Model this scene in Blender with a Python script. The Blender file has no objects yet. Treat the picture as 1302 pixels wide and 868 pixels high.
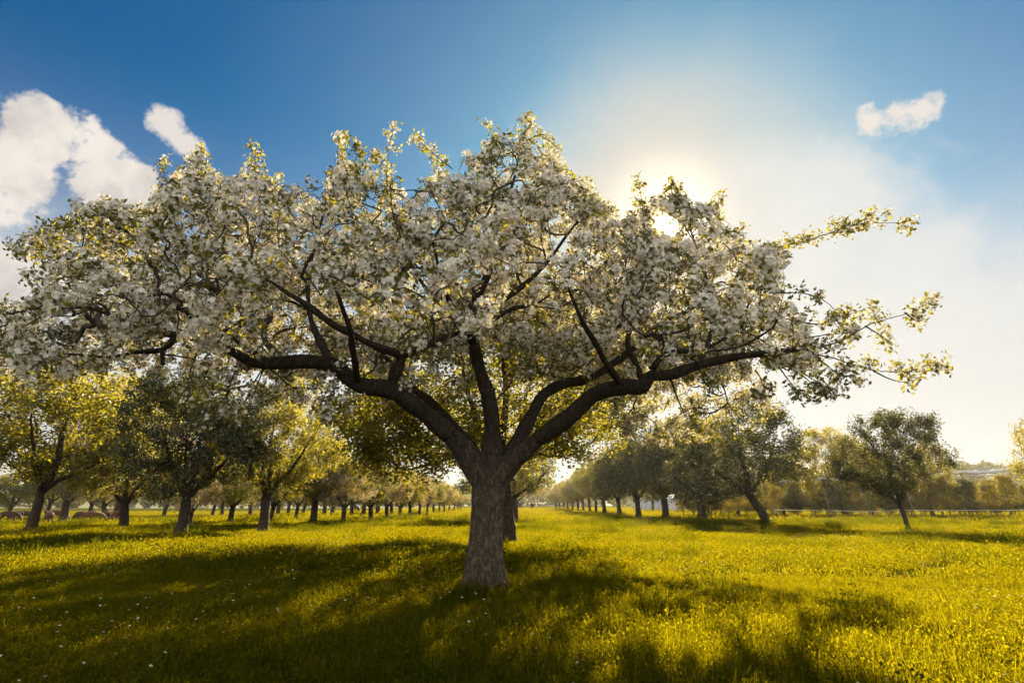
import bpy, bmesh, math, random
import numpy as np
from mathutils import Vector, Matrix

random.seed(7)
RNG = np.random.default_rng(7)
SC = bpy.context.scene
COL = SC.collection
R = math.radians

# ------------------------------------------------------------------ camera
PW, PH, FPX = 1302.0, 868.0, 723.33          # photograph size and focal length in its pixels (20 mm on 36 mm)
CAM = np.array([0.0, 0.0, 1.1])
TILT = R(15.9)
cam = bpy.data.cameras.new('camera')
cam.lens = 20.0
cam.sensor_width = 36.0
cam.clip_start = 0.05
cam.clip_end = 3000
cam_o = bpy.data.objects.new('camera', cam)
COL.objects.link(cam_o)
cam_o.location = CAM
cam_o.rotation_euler = (R(90) + TILT, 0, 0)
SC.camera = cam_o


def ray(u, v):
    """direction of a photograph pixel"""
    dx, dy = (u - PW / 2) / FPX, (PH / 2 - v) / FPX
    return np.array([dx, math.cos(TILT) - dy * math.sin(TILT), math.sin(TILT) + dy * math.cos(TILT)])


def at(u, v, Y):
    d = ray(u, v)
    return CAM + d * (Y / d[1])


def project(P):
    q = np.asarray(P, float) - CAM
    fw = q[..., 1] * math.cos(TILT) + q[..., 2] * math.sin(TILT)
    up = -q[..., 1] * math.sin(TILT) + q[..., 2] * math.cos(TILT)
    return PW / 2 + FPX * q[..., 0] / fw, PH / 2 - FPX * up / fw


# ------------------------------------------------------------------ light
SUN_DIR = ray(848, 287)
SUN_DIR /= np.linalg.norm(SUN_DIR)
SUN_EL = math.asin(SUN_DIR[2])
SUN_AZ = math.atan2(SUN_DIR[0], SUN_DIR[1])
EXPOSURE = 1.9
SUN_STRENGTH = 5.0
SKY_STRENGTH = 0.0535
SC.view_settings.view_transform = 'Standard'
SC.view_settings.look = 'None'
SC.view_settings.gamma = 1.0
SC.view_settings.use_curve_mapping = False
SC.view_settings.exposure = EXPOSURE

sun = bpy.data.lights.new('sun', 'SUN')
sun.energy = SUN_STRENGTH
sun.angle = R(0.53)
sun.color = (1.0, 0.86, 0.58)
sun_o = bpy.data.objects.new('sun', sun)
COL.objects.link(sun_o)
sun_o.location = (20, 60, 40)
sun_o.rotation_euler = Vector(SUN_DIR).to_track_quat('Z', 'Y').to_euler()


class NT:
    """small helper for building node trees"""

    def __init__(s, tree):
        s.t = tree
        s.n = tree.nodes
        s.l = tree.links
        s.n.clear()

    def new(s, kind, **kw):
        n = s.n.new(kind)
        for k, v in kw.items():
            if hasattr(n, k) and k not in n.inputs:
                setattr(n, k, v)
        return n

    def put(s, sock, val):
        if hasattr(val, 'is_output'):
            s.l.new(val, sock)
        else:
            sock.default_value = val

    def math(s, op, a, b=None, c=None, clamp=False):
        n = s.n.new('ShaderNodeMath')
        n.operation = op
        n.use_clamp = clamp
        s.put(n.inputs[0], a)
        if b is not None:
            s.put(n.inputs[1], b)
        if c is not None:
            s.put(n.inputs[2], c)
        return n.outputs[0]

    def vmath(s, op, a, b=None, scale=None):
        n = s.n.new('ShaderNodeVectorMath')
        n.operation = op
        s.put(n.inputs[0], a)
        if b is not None:
            s.put(n.inputs[1], b)
        if scale is not None:
            s.put(n.inputs['Scale'], scale)
        return n.outputs['Value'] if op in ('DOT_PRODUCT', 'LENGTH', 'DISTANCE') else n.outputs[0]

    def smooth(s, v, a, b, lo=0.0, hi=1.0):
        n = s.n.new('ShaderNodeMapRange')
        n.interpolation_type = 'SMOOTHSTEP'
        s.put(n.inputs[0], v)
        n.inputs[1].default_value, n.inputs[2].default_value = a, b
        n.inputs[3].default_value, n.inputs[4].default_value = lo, hi
        return n.outputs[0]

    def mix(s, f, a, b, blend='MIX'):
        n = s.n.new('ShaderNodeMix')
        n.data_type = 'RGBA'
        n.blend_type = blend
        s.put(n.inputs[0], f)
        s.put(n.inputs[6], a)
        s.put(n.inputs[7], b)
        return n.outputs[2]

    def noise(s, vec, scale, detail=4.0, rough=0.55, dim='3D', distortion=0.0):
        n = s.n.new('ShaderNodeTexNoise')
        n.noise_dimensions = dim
        if vec is not None:
            s.l.new(vec, n.inputs['Vector'])
        n.inputs['Scale'].default_value = scale
        n.inputs['Detail'].default_value = detail
        n.inputs['Roughness'].default_value = rough
        n.inputs['Distortion'].default_value = distortion
        return n.outputs[0]

    def ramp(s, f, stops):
        n = s.n.new('ShaderNodeValToRGB')
        e = n.color_ramp.elements
        while len(e) < len(stops):
            e.new(0.5)
        for el, (p, c) in zip(e, stops):
            el.position = p
            el.color = (c[0], c[1], c[2], 1)
        s.put(n.inputs[0], f)
        return n.outputs[0]


def rgba(c):
    return (c[0], c[1], c[2], 1.0)


def build_world():
    w = bpy.data.worlds.new('World')
    SC.world = w
    w.use_nodes = True
    k = NT(w.node_tree)
    tc = k.new('ShaderNodeTexCoord')
    d = k.vmath('NORMALIZE', tc.outputs['Generated'])
    sky = k.new('ShaderNodeTexSky')
    sky.sky_type = 'NISHITA'
    sky.sun_disc = False
    sky.sun_elevation = SUN_EL
    sky.sun_rotation = SUN_AZ
    sky.altitude = 0
    sky.air_density = 1.0
    sky.dust_density = 0.6
    sky.ozone_density = 2.2
    hs = k.new('ShaderNodeHueSaturation')
    hs.inputs['Saturation'].default_value = 1.35
    hs.inputs['Value'].default_value = 0.47
    k.l.new(sky.outputs[0], hs.inputs['Color'])
    col = k.mix(1.0, hs.outputs[0], rgba((0.03, 0.84, 1.0)), 'MULTIPLY')
    xyz = k.new('ShaderNodeSeparateXYZ')
    k.l.new(d, xyz.inputs[0])
    el = xyz.outputs[2]
    cs = k.vmath('DOT_PRODUCT', d, tuple(SUN_DIR))
    ang = k.math('ARCCOSINE', k.math('MINIMUM', cs, 0.999999))   # radians from the sun
    warp = k.noise(d, 2.2, 5, 0.6)
    # high thin cloud: pale towards the horizon and on the sun's side
    veil = k.math('MULTIPLY', k.smooth(el, 0.60, 0.08), k.smooth(xyz.outputs[0], -0.8, 0.3, 0.72, 1.0))
    veil = k.math('MULTIPLY', veil, k.smooth(warp, 0.25, 0.75, 0.8, 1.12), clamp=True)
    col = k.mix(k.math('MULTIPLY', veil, 0.92), col, rgba((3.75, 3.6, 3.4)))
    band = k.math('MULTIPLY', k.smooth(el, 0.46, 0.20), k.smooth(warp, 0.2, 0.6, 0.75, 1.0))
    col = k.mix(k.math('MULTIPLY', band, 0.85), col, rgba((3.95, 3.93, 3.85)))
    # aureole: a wide pale glow and a brighter, ragged core
    a2 = k.math('ADD', ang, k.math('MULTIPLY', k.math('SUBTRACT', warp, 0.5), 0.22))
    wide = k.math('MULTIPLY', k.smooth(a2, 0.80, 0.10), k.smooth(el, 0.95, 0.55, 0.5, 1.0))
    col = k.mix(k.math('MULTIPLY', wide, 0.34), col, rgba((2.7, 3.05, 3.3)))
    halo = k.smooth(a2, 0.37, 0.08)
    col = k.mix(k.math('MULTIPLY', halo, 0.9), col, rgba((3.75, 3.2, 2.75)))
    inner = k.smooth(ang, 0.20, 0.0)
    col = k.mix(1.0, col, k.mix(k.math('POWER', inner, 2.4), rgba((0, 0, 0)), rgba((6, 4.8, 3.2))), 'ADD')

    # cumulus: fractal noise inside soft masks round the places the photograph has them
    def masks(blobs, n1, amp=2.6):
        m = None
        for (u, v, rad) in blobs:
            c = ray(u, v)
            c /= np.linalg.norm(c)
            dist = k.vmath('DISTANCE', d, tuple(c))
            g = k.smooth(dist, rad * 1.35, rad * 0.15)
            m = g if m is None else k.math('MAXIMUM', m, g)
        return k.math('ADD', m, k.math('MULTIPLY', k.math('MULTIPLY', k.math('SUBTRACT', n1, 0.5), amp), k.smooth(m, 0.0, 0.3)))

    n1 = k.noise(d, 8.5, 9, 0.60, distortion=0.15)
    n4 = k.math('ADD', k.math('MULTIPLY', k.noise(d, 16.0, 8, 0.62, distortion=0.2), 0.55), k.math('MULTIPLY', k.noise(d, 34.0, 8, 0.62), 0.45))
    n2 = k.noise(d, 4.2, 6, 0.6, distortion=0.3)
    big = masks([(64, 168, .066), (115, 186, .055), (30, 225, .07), (130, 235, .075), (175, 240, .045), (15, 255, .06), (15, 360, .075),
                 (60, 370, .06), (-120, 320, .12), (-60, 420, .12)], n1, 3.1)
    small = masks([(1104, 142, .022), (1116, 154, .030), (1136, 152, .036), (1156, 147, .038), (1174, 138, .034), (1188, 130, .022), (208, 152, .028), (222, 166, .030), (236, 180, .028), (252, 192, .022)], n4, 3.6)
    soft = masks([(1290, 430, .12), (1180, 440, .13), (1090, 520, .14), (1380, 380, .15), (1240, 400, .09), (1060, 330, .24), (1000, 400, .2)], n2)
    f_big = k.smooth(big, 0.46, 0.74)
    f_small = k.smooth(small, 0.42, 1.05, 0, 0.96)
    f_soft = k.smooth(soft, 0.2, 1.15, 0, 0.85)
    n3 = k.noise(d, 11.0, 6, 0.6)
    fluff = k.mix(k.smooth(k.math('ADD', k.math('MULTIPLY', n2, 0.5), k.math('MULTIPLY', n3, 0.5)), 0.36, 0.56), rgba((2.8, 2.6, 2.5)), rgba((4.5, 4.2, 3.85)))
    col = k.mix(f_soft, col, rgba((3.8, 3.8, 3.75)))
    col = k.mix(f_big, col, fluff)
    col = k.mix(f_small, col, rgba((4.1, 3.8, 3.5)))
    # unseen bright cloud bank, added behind the camera as fill for the shaded blossom
    back = k.math('MULTIPLY', k.smooth(xyz.outputs[1], 0.05, -0.45), k.smooth(el, 0.95, 0.5))
    back = k.math('MULTIPLY', back, k.smooth(n2, 0.22, 0.52))
    col = k.mix(k.math('MULTIPLY', back, 0.9), col, rgba((9.2, 8.9, 8.2)))
    # the sun itself
    disc = k.smooth(ang, 0.020, 0.012)
    col = k.mix(disc, col, rgba((120, 100, 70)))
    bg = k.new('ShaderNodeBackground')
    bg.inputs['Strength'].default_value = SKY_STRENGTH
    k.l.new(col, bg.inputs['Color'])
    out = k.new('ShaderNodeOutputWorld')
    k.l.new(bg.outputs[0], out.inputs[0])
    w.cycles.sampling_method = 'MANUAL'
    w.cycles.sample_map_resolution = 1024


build_world()
cy = SC.cycles
cy.max_bounces = 8
cy.diffuse_bounces = 4
cy.transmission_bounces = 6
cy.volume_bounces = 0
cy.glossy_bounces = 2
cy.caustics_reflective = False
cy.caustics_refractive = False
cy.use_adaptive_sampling = True
cy.adaptive_threshold = 0.02
cy.use_denoising = True
cy.sample_clamp_indirect = 6.0


# ------------------------------------------------------------------ materials
def new_mat(name):
    m = bpy.data.materials.new(name)
    m.use_nodes = True
    return m, NT(m.node_tree)


def out(k, sh):
    o = k.new('ShaderNodeOutputMaterial')
    k.l.new(sh, o.inputs[0])


def leafy(name, refl, trans, tmix, var=0.35, hue=None, gloss=0.06, rough=0.45):
    """thin plant tissue: diffuse + translucent + a little gloss, varied island by island"""
    m, k = new_mat(name)
    g = k.new('ShaderNodeNewGeometry')
    rnd = g.outputs['Random Per Island']
    oi = k.new('ShaderNodeObjectInfo').outputs['Random']
    r2 = k.math('FRACT', k.math('ADD', k.math('MULTIPLY', rnd, 7.31), k.math('MULTIPLY', oi, 3.7)))
    br = k.math('ADD', 1 - var, k.math('MULTIPLY', rnd, 2 * var))
    a = k.mix(r2, rgba(refl), rgba(hue or refl))
    a = k.vmath('SCALE', a, scale=br)
    b = k.mix(r2, rgba(trans), rgba([t * 0.75 for t in trans]))
    b = k.vmath('SCALE', b, scale=br)
    df = k.new('ShaderNodeBsdfDiffuse')
    k.l.new(a, df.inputs[0])
    tl = k.new('ShaderNodeBsdfTranslucent')
    k.l.new(b, tl.inputs[0])
    mx = k.new('ShaderNodeMixShader')
    mx.inputs[0].default_value = tmix
    k.l.new(df.outputs[0], mx.inputs[1])
    k.l.new(tl.outputs[0], mx.inputs[2])
    sh = mx.outputs[0]
    if gloss:
        gl = k.new('ShaderNodeBsdfGlossy')
        gl.inputs['Roughness'].default_value = rough
        mg = k.new('ShaderNodeMixShader')
        mg.inputs[0].default_value = gloss
        k.l.new(sh, mg.inputs[1])
        k.l.new(gl.outputs[0], mg.inputs[2])
        sh = mg.outputs[0]
    out(k, sh)
    return m


def bark(name, c0, c1, scale=1.0, bump=0.6, young=None):  # young: dark pair that paints crown shade onto the limbs
    m, k = new_mat(name)
    tc = k.new('ShaderNodeTexCoord')
    mp = k.new('ShaderNodeMapping')
    mp.inputs['Scale'].default_value = (1, 1, 0.34)
    k.l.new(tc.outputs['Object'], mp.inputs[0])
    v = mp.outputs[0]
    n1 = k.noise(v, 27 * scale, 8, 0.68, distortion=0.6)
    n2 = k.noise(tc.outputs['Object'], 9 * scale, 5, 0.6)
    n3 = k.noise(tc.outputs['Object'], 45 * scale, 3, 0.6)
    c = k.ramp(n1, [(0.30, [x * 0.45 for x in c0]), (0.5, c0), (0.68, c1)])
    c = k.mix(k.smooth(n2, 0.52, 0.7, 0, 0.55), c, rgba((c1[0] * 1.15, c1[1] * 1.2, c1[2] * 1.0)))
    c = k.mix(k.smooth(n3, 0.6, 0.72, 0, 0.5), c, rgba((0.24, 0.23, 0.17)))
    if young:  # shade of the crown put into the bark colour, deepening with height
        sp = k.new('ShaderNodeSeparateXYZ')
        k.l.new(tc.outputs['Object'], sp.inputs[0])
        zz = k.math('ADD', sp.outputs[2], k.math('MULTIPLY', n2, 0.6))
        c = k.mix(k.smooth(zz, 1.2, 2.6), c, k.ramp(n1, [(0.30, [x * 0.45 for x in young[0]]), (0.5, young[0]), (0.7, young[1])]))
    p = k.new('ShaderNodeBsdfPrincipled')
    p.inputs['Roughness'].default_value = 0.9
    p.inputs['Specular IOR Level'].default_value = 0.2
    k.l.new(c, p.inputs['Base Color'])
    b = k.new('ShaderNodeBump')
    b.inputs['Strength'].default_value = bump
    b.inputs['Distance'].default_value = 0.03
    k.l.new(k.math('ADD', n1, k.math('MULTIPLY', n3, 0.3)), b.inputs['Height'])
    k.l.new(b.outputs[0], p.inputs['Normal'])
    out(k, p.outputs[0])
    return m


def plain(name, c, rough=0.7, var=0.25, scale=6.0, metal=0.0):
    m, k = new_mat(name)
    tc = k.new('ShaderNodeTexCoord')
    n = k.noise(tc.outputs['Object'], scale, 5, 0.6)
    cc = k.vmath('SCALE', rgba(c)[:3], scale=k.smooth(n, 0.25, 0.75, 1 - var, 1 + var))
    p = k.new('ShaderNodeBsdfPrincipled')
    p.inputs['Roughness'].default_value = rough
    p.inputs['Metallic'].default_value = metal
    k.l.new(cc, p.inputs['Base Color'])
    out(k, p.outputs[0])
    return m


M = {}
M['bark'] = bark('old_apple_bark', (0.060, 0.046, 0.033), (0.165, 0.132, 0.098), 1.0, 0.9, ((0.026, 0.019, 0.013), (0.068, 0.051, 0.035)))  # last pair holds the painted limb shade, not another bark
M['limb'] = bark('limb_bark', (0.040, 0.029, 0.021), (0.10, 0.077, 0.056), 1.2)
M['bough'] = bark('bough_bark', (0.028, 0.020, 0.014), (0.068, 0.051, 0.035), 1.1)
M['twig'] = plain('twig_bark', (0.05, 0.036, 0.027), 0.85, 0.3, 3)
M['petal'] = leafy('apple_petal', (0.89, 0.88, 0.82), (0.84, 0.70, 0.47), 0.32, 0.12, (0.87, 0.83, 0.78), 0.0)
M['leaf'] = leafy('apple_leaf', (0.065, 0.085, 0.014), (0.35, 0.315, 0.009), 0.5, 0.35, (0.10, 0.09, 0.03))
M['leaf_main'] = leafy('blossom_tree_leaf', (0.035, 0.050, 0.009), (0.43, 0.37, 0.012), 0.45, 0.35, (0.065, 0.07, 0.015))
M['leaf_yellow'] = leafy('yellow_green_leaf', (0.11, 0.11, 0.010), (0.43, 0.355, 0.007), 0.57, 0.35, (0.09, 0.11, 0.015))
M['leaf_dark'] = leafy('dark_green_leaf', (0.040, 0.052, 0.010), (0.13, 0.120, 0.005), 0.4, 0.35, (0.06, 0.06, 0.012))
M['leaf_bronze'] = leafy('bronze_leaf', (0.10, 0.08, 0.015), (0.36, 0.265, 0.009), 0.48, 0.35, (0.08, 0.085, 0.02))
M['petal_far'] = leafy('pale_pink_petal', (0.72, 0.64, 0.56), (0.78, 0.60, 0.38), 0.45, 0.2, (0.70, 0.56, 0.52), 0.0)


# ------------------------------------------------------------------ mesh helpers
def tag(o, label=None, cat=None, group=None, kind=None):
    if label:
        o['label'] = label
    if cat:
        o['category'] = cat
    if group:
        o['group'] = group
    if kind:
        o['kind'] = kind
    return o


def link(name, me, parent=None, loc=None):
    o = bpy.data.objects.new(name, me)
    COL.objects.link(o)
    if parent is not None:
        o.parent = parent
    if loc is not None:
        o.location = loc
    return o


def mesh_np(name, V, F, mat, smooth=False):
    """V (n,3); F a (m,k) array of equal polygons or a list of such arrays"""
    V = np.ascontiguousarray(V, np.float32)
    Fs = F if isinstance(F, list) else [F]
    Fs = [np.asarray(f, np.int32) for f in Fs if len(f)]
    me = bpy.data.meshes.new(name)
    me.vertices.add(len(V))
    me.vertices.foreach_set('co', V.ravel())
    loops = np.concatenate([f.ravel() for f in Fs])
    tot = np.concatenate([np.full(len(f), f.shape[1], np.int32) for f in Fs])
    start = np.concatenate([[0], np.cumsum(tot)[:-1]]).astype(np.int32)
    me.loops.add(len(loops))
    me.loops.foreach_set('vertex_index', loops)
    me.polygons.add(len(tot))
    me.polygons.foreach_set('loop_start', start)
    me.polygons.foreach_set('loop_total', tot)
    me.polygons.foreach_set('use_smooth', np.full(len(tot), smooth, bool))
    me.update(calc_edges=True)
    me.materials.append(mat)
    return me


class MB:
    """collects shapes for one mesh"""

    def __init__(s):
        s.v, s.q, s.t, s.n = [], [], [], 0

    def add(s, V, Q=None, T=None):
        s.v.append(np.asarray(V, float))
        if Q is not None and len(Q):
            s.q.append(np.asarray(Q) + s.n)
        if T is not None and len(T):
            s.t.append(np.asarray(T) + s.n)
        s.n += len(V)

    def tube(s, P, rad, sides=6, cap=True, shape=None):
        P = np.asarray(P, float)
        n = len(P)
        rad = np.broadcast_to(np.asarray(rad, float), (n,))
        T = np.gradient(P, axis=0)
        T /= np.linalg.norm(T, axis=1)[:, None] + 1e-9
        ref = np.array([0.31, 0.2, 0.93]) if abs(T[0, 2]) < 0.8 else np.array([1.0, 0.13, 0.05])
        X = np.empty_like(P)
        x = ref - T[0] * ref.dot(T[0])
        for i in range(n):
            x = x - T[i] * x.dot(T[i])
            x /= np.linalg.norm(x) + 1e-9
            X[i] = x
        Yv = np.cross(T, X)
        a = np.arange(sides) * 2 * math.pi / sides
        rr = rad[:, None] * (np.ones((n, sides)) if shape is None else shape)
        V = P[:, None, :] + rr[..., None] * (np.cos(a)[None, :, None] * X[:, None, :] + np.sin(a)[None, :, None] * Yv[:, None, :])
        i = np.arange(n - 1)[:, None] * sides
        j = np.arange(sides)[None, :]
        j2 = (j + 1) % sides
        Q = np.stack([i + j, i + j2, i + sides + j2, i + sides + j], -1).reshape(-1, 4)
        V = V.reshape(-1, 3)
        Tt = []
        if cap:
            V = np.vstack([V, P[:1], P[-1:]])
            c0, c1 = n * sides, n * sides + 1
            for q in range(sides):
                Tt.append((c0, (q + 1) % sides, q))
                Tt.append((c1, (n - 1) * sides + q, (n - 1) * sides + (q + 1) % sides))
        s.add(V, Q, Tt)

    def box(s, lo, hi):
        x0, y0, z0 = lo
        x1, y1, z1 = hi
        V = [(x0, y0, z0), (x1, y0, z0), (x1, y1, z0), (x0, y1, z0), (x0, y0, z1), (x1, y0, z1), (x1, y1, z1), (x0, y1, z1)]
        s.add(V, [(0, 3, 2, 1), (4, 5, 6, 7), (0, 1, 5, 4), (1, 2, 6, 5), (2, 3, 7, 6), (3, 0, 4, 7)])

    def mesh(s, name, mat, smooth=True):
        F = []
        if s.q:
            F.append(np.concatenate(s.q))
        if s.t:
            F.append(np.concatenate(s.t))
        return mesh_np(name, np.concatenate(s.v), F, mat, smooth)

    def build(s, name, mat, parent=None, smooth=True):
        return link(name, s.mesh(name, mat, smooth), parent)


def rot_frames(N, rng, spin=True):
    """orthonormal frames whose third axis is N"""
    N = N / (np.linalg.norm(N, axis=1)[:, None] + 1e-9)
    A = rng.normal(size=N.shape)
    X = A - N * (A * N).sum(1)[:, None]
    X /= np.linalg.norm(X, axis=1)[:, None] + 1e-9
    return X, np.cross(N, X), N


def scatter_template(P, N, S, tv, tf, rng):
    """copies of a template (verts tv, tris/quads tf) at P, third axis along N, size S"""
    X, Y, Z = rot_frames(N, rng)
    V = P[:, None, :] + S[:, None, None] * (tv[None, :, 0, None] * X[:, None, :] + tv[None, :, 1, None] * Y[:, None, :] + tv[None, :, 2, None] * Z[:, None, :])
    n = len(tv)
    F = tf[None] + (np.arange(len(P)) * n)[:, None, None]
    return V.reshape(-1, 3), F.reshape(-1, tf.shape[1])


LEAF_V = np.array([(0, 0, 0), (0.30, 0.42, 0.10), (0, 1.0, -0.06), (-0.30, 0.42, 0.10)])
LEAF_F = np.array([(0, 1, 2), (0, 2, 3)])


def flower_template(petals=5, cup=0.35):
    V = [(0, 0, 0)]
    F = []
    for i in range(petals):
        a = i * 2 * math.pi / petals
        h = 0.62
        i0 = len(V)
        for (da, rr, zz) in ((-0.50, 0.66, cup * 0.8), (-0.27, 1.0, cup), (0.27, 1.0, cup), (0.50, 0.66, cup * 0.8)):
            V.append((rr * math.cos(a + da * 1.05), rr * math.sin(a + da * 1.05), zz * rr))
        F += [(0, i0, i0 + 1), (0, i0 + 1, i0 + 2), (0, i0 + 2, i0 + 3)]
    return np.array(V), np.array(F)


FLOWER_V, FLOWER_F = flower_template()
TUFT_V = np.array([(0, 0, 0), (1, -.35, .35), (1, .35, .3), (-.8, .6, .35), (-.3, 1, .35), (-.3, -1, .35), (-.85, -.5, .3)])
TUFT_F = np.array([(0, 1, 2), (0, 3, 4), (0, 5, 6)])


# ------------------------------------------------------------------ tree growing
def catmull(P, n):
    P = np.asarray(P, float)
    if len(P) < 3:
        t = np.linspace(0, 1, n)[:, None]
        return P[0] * (1 - t) + P[-1] * t
    Q = np.vstack([2 * P[0] - P[1], P, 2 * P[-1] - P[-2]])
    m = len(P) - 1
    res = []
    for x in np.linspace(0, m - 1e-6, n):
        i = int(x)
        t = x - i
        a, b, c, d = Q[i], Q[i + 1], Q[i + 2], Q[i + 3]
        res.append(0.5 * (2 * b + (c - a) * t + (2 * a - 5 * b + 4 * c - d) * t * t + (3 * b - a - 3 * c + d) * t ** 3))
    return np.array(res)


def grow(scaffold, pts, bf=0.25):
    """joins the points to a scaffold (list of polylines of (x,y,z,r)) as a branching tree.
    Returns node positions, parents and the number of scaffold nodes."""
    pos, par, path, srad = [], [], [], []
    for poly in scaffold:
        poly = np.asarray(poly, float)
        for i, p in enumerate(poly):
            pos.append(p[:3])
            srad.append(p[3])
            par.append(-1 if i == 0 else len(pos) - 2)
            path.append(0 if i == 0 else path[-1] + np.linalg.norm(p[:3] - poly[i - 1][:3]))
    ns = len(pos)
    N = len(pts)
    allp = np.vstack([np.array(pos), pts])
    parent = np.concatenate([np.array(par), np.full(N, -1)]).astype(int)
    plen = np.concatenate([np.array(path), np.zeros(N)])
    best = np.full(N, 1e9)
    bi = np.zeros(N, int)
    for j in range(ns):
        c = np.linalg.norm(pts - allp[j], axis=1) + bf * plen[j]
        mk = c < best
        best[mk] = c[mk]
        bi[mk] = j
    done = np.zeros(N, bool)
    for _ in range(N):
        i = int(np.argmin(np.where(done, 1e9, best)))
        done[i] = True
        j = bi[i]
        gi = ns + i
        parent[gi] = j
        plen[gi] = plen[j] + np.linalg.norm(allp[gi] - allp[j])
        c = np.linalg.norm(pts - pts[i], axis=1) + bf * plen[gi]
        mk = (c < best) & ~done
        best[mk] = c[mk]
        bi[mk] = gi
    return allp, parent, ns, np.array(srad), plen


def branch_mesh(mb, allp, parent, ns, srad, plen, tip=0.004, power=0.45, rng=None, wig=0.10, sides_min=3):
    """tubes for all grown branches; returns the number of tips below each node"""
    n = len(allp)
    cnt = np.zeros(n)
    order = np.argsort(-plen[ns:]) + ns
    kids = [[] for _ in range(n)]
    for i in range(ns, n):
        kids[parent[i]].append(i)
    for i in order:
        if not kids[i]:
            cnt[i] = 1
        if parent[i] >= ns:
            cnt[parent[i]] += cnt[i]
    rad = tip * np.maximum(cnt, 1) ** power
    seen = np.zeros(n, bool)
    for i in sorted(range(ns, n), key=lambda q: plen[q]):
        if seen[i]:
            continue
        chain = [parent[i], i]
        seen[i] = True
        c = i
        while kids[c]:
            nx = max(kids[c], key=lambda q: cnt[q])
            chain.append(nx)
            seen[nx] = True
            c = nx
        P = allp[chain].copy()
        rr = np.array([rad[q] if q >= ns else min(srad[q] * 0.75, rad[i] * 1.25) for q in chain])
        if chain[0] >= ns:
            rr[0] = min(rr[0], rr[1] * 1.25)
        rr[-1] *= 0.6
        m = max(3, (len(P) - 1) * (3 if rr.max() > 0.012 else 2) + 1)
        C = catmull(P, m)
        if rng is not None:
            L = np.linalg.norm(P[-1] - P[0]) / len(P)
            C[1:-1] += rng.normal(size=(m - 2, 3)) * wig * L * 0.5
        rc = np.interp(np.linspace(0, 1, m), np.linspace(0, 1, len(rr)), rr)
        sd = 8 if rr.max() > 0.03 else (5 if rr.max() > 0.010 else sides_min)
        mb.tube(C, rc, sd, cap=False)
    return cnt, kids


def clusters_from(allp, parent, ns, cnt, rng, maxcnt=3, per=3, jit=0.07):
    idx = np.array([i for i in range(ns, len(allp)) if cnt[i] <= maxcnt])
    a, b = allp[parent[idx]], allp[idx]
    res = []
    for k in range(per):
        t = (k + rng.uniform(0.2, 1.0, len(idx))) / per
        res.append(a + (b - a) * t[:, None] + rng.normal(size=a.shape) * jit)
    return np.vstack(res)


# ------------------------------------------------------------------ ground
def sstep(x):
    x = np.clip(x, 0, 1)
    return x * x * (3 - 2 * x)


def gz(x, y):
    x = np.asarray(x, float)
    y = np.asarray(y, float)
    z = -0.85 * sstep((-x - 16) / 30) * sstep((y - 22) / 24)
    z = z + 0.05 * np.sin(x * 0.37 + 1.3) * np.sin(y * 0.29 + 0.4) + 0.03 * np.sin(x * 0.9 + y * 0.7)
    z = z - 0.02
    return z


def ground_at(u, v):
    """point of the ground under a photograph pixel"""
    d = ray(u, v)
    t = 2.0
    while t < 400:
        p = CAM + d * t
        if p[2] < gz(p[0], p[1]):
            break
        t += 0.05 + t * 0.002
    p = CAM + d * t
    return np.array([p[0], p[1], float(gz(p[0], p[1]))])


def build_ground():
    m, k = new_mat('meadow_soil')
    tc = k.new('ShaderNodeTexCoord')
    n1 = k.noise(tc.outputs['Object'], 0.35, 6, 0.6)
    n2 = k.noise(tc.outputs['Object'], 9.0, 6, 0.7)
    c = k.ramp(n2, [(0.3, (0.025, 0.03, 0.006)), (0.55, (0.06, 0.06, 0.008)), (0.75, (0.10, 0.09, 0.010))])
    c = k.mix(k.smooth(n1, 0.4, 0.65, 0, 0.5), c, rgba((0.08, 0.07, 0.010)))
    p = k.new('ShaderNodeBsdfPrincipled')
    p.inputs['Roughness'].default_value = 1.0
    p.inputs['Specular IOR Level'].default_value = 0.0
    k.l.new(c, p.inputs['Base Color'])
    b = k.new('ShaderNodeBump')
    b.inputs['Distance'].default_value = 0.15
    k.l.new(n2, b.inputs['Height'])
    k.l.new(b.outputs[0], p.inputs['Normal'])
    out(k, p.outputs[0])
    # fine grid near the camera, coarse further out
    xs = np.concatenate([np.linspace(-900, -120, 14), np.linspace(-110, 110, 180), np.linspace(120, 900, 14)])
    ys = np.concatenate([np.linspace(-250, -20, 8), np.linspace(-15, 150, 160), np.linspace(165, 1000, 24)])
    X, Y = np.meshgrid(xs, ys)
    Z = gz(X, Y)
    V = np.stack([X, Y, Z], -1).reshape(-1, 3)
    nx, ny = len(xs), len(ys)
    i = (np.arange(ny - 1)[:, None] * nx + np.arange(nx - 1)[None]).ravel()
    F = np.stack([i, i + 1, i + nx + 1, i + nx], -1)
    o = link('ground', mesh_np('ground', V, F, m, True))
    tag(o, 'yellow green meadow ground under the orchard', None, None, 'structure')


build_ground()


# ------------------------------------------------------------------ the old apple tree in the middle
def inside_poly(u, v, poly):
    poly = np.asarray(poly, float)
    res = np.zeros(len(u), bool)
    n = len(poly)
    for i in range(n):
        x0, y0 = poly[i]
        x1, y1 = poly[(i + 1) % n]
        c = ((y0 > v) != (y1 > v)) & (u < (x1 - x0) * (v - y0) / (y1 - y0 + 1e-12) + x0)
        res ^= c
    return res


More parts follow.
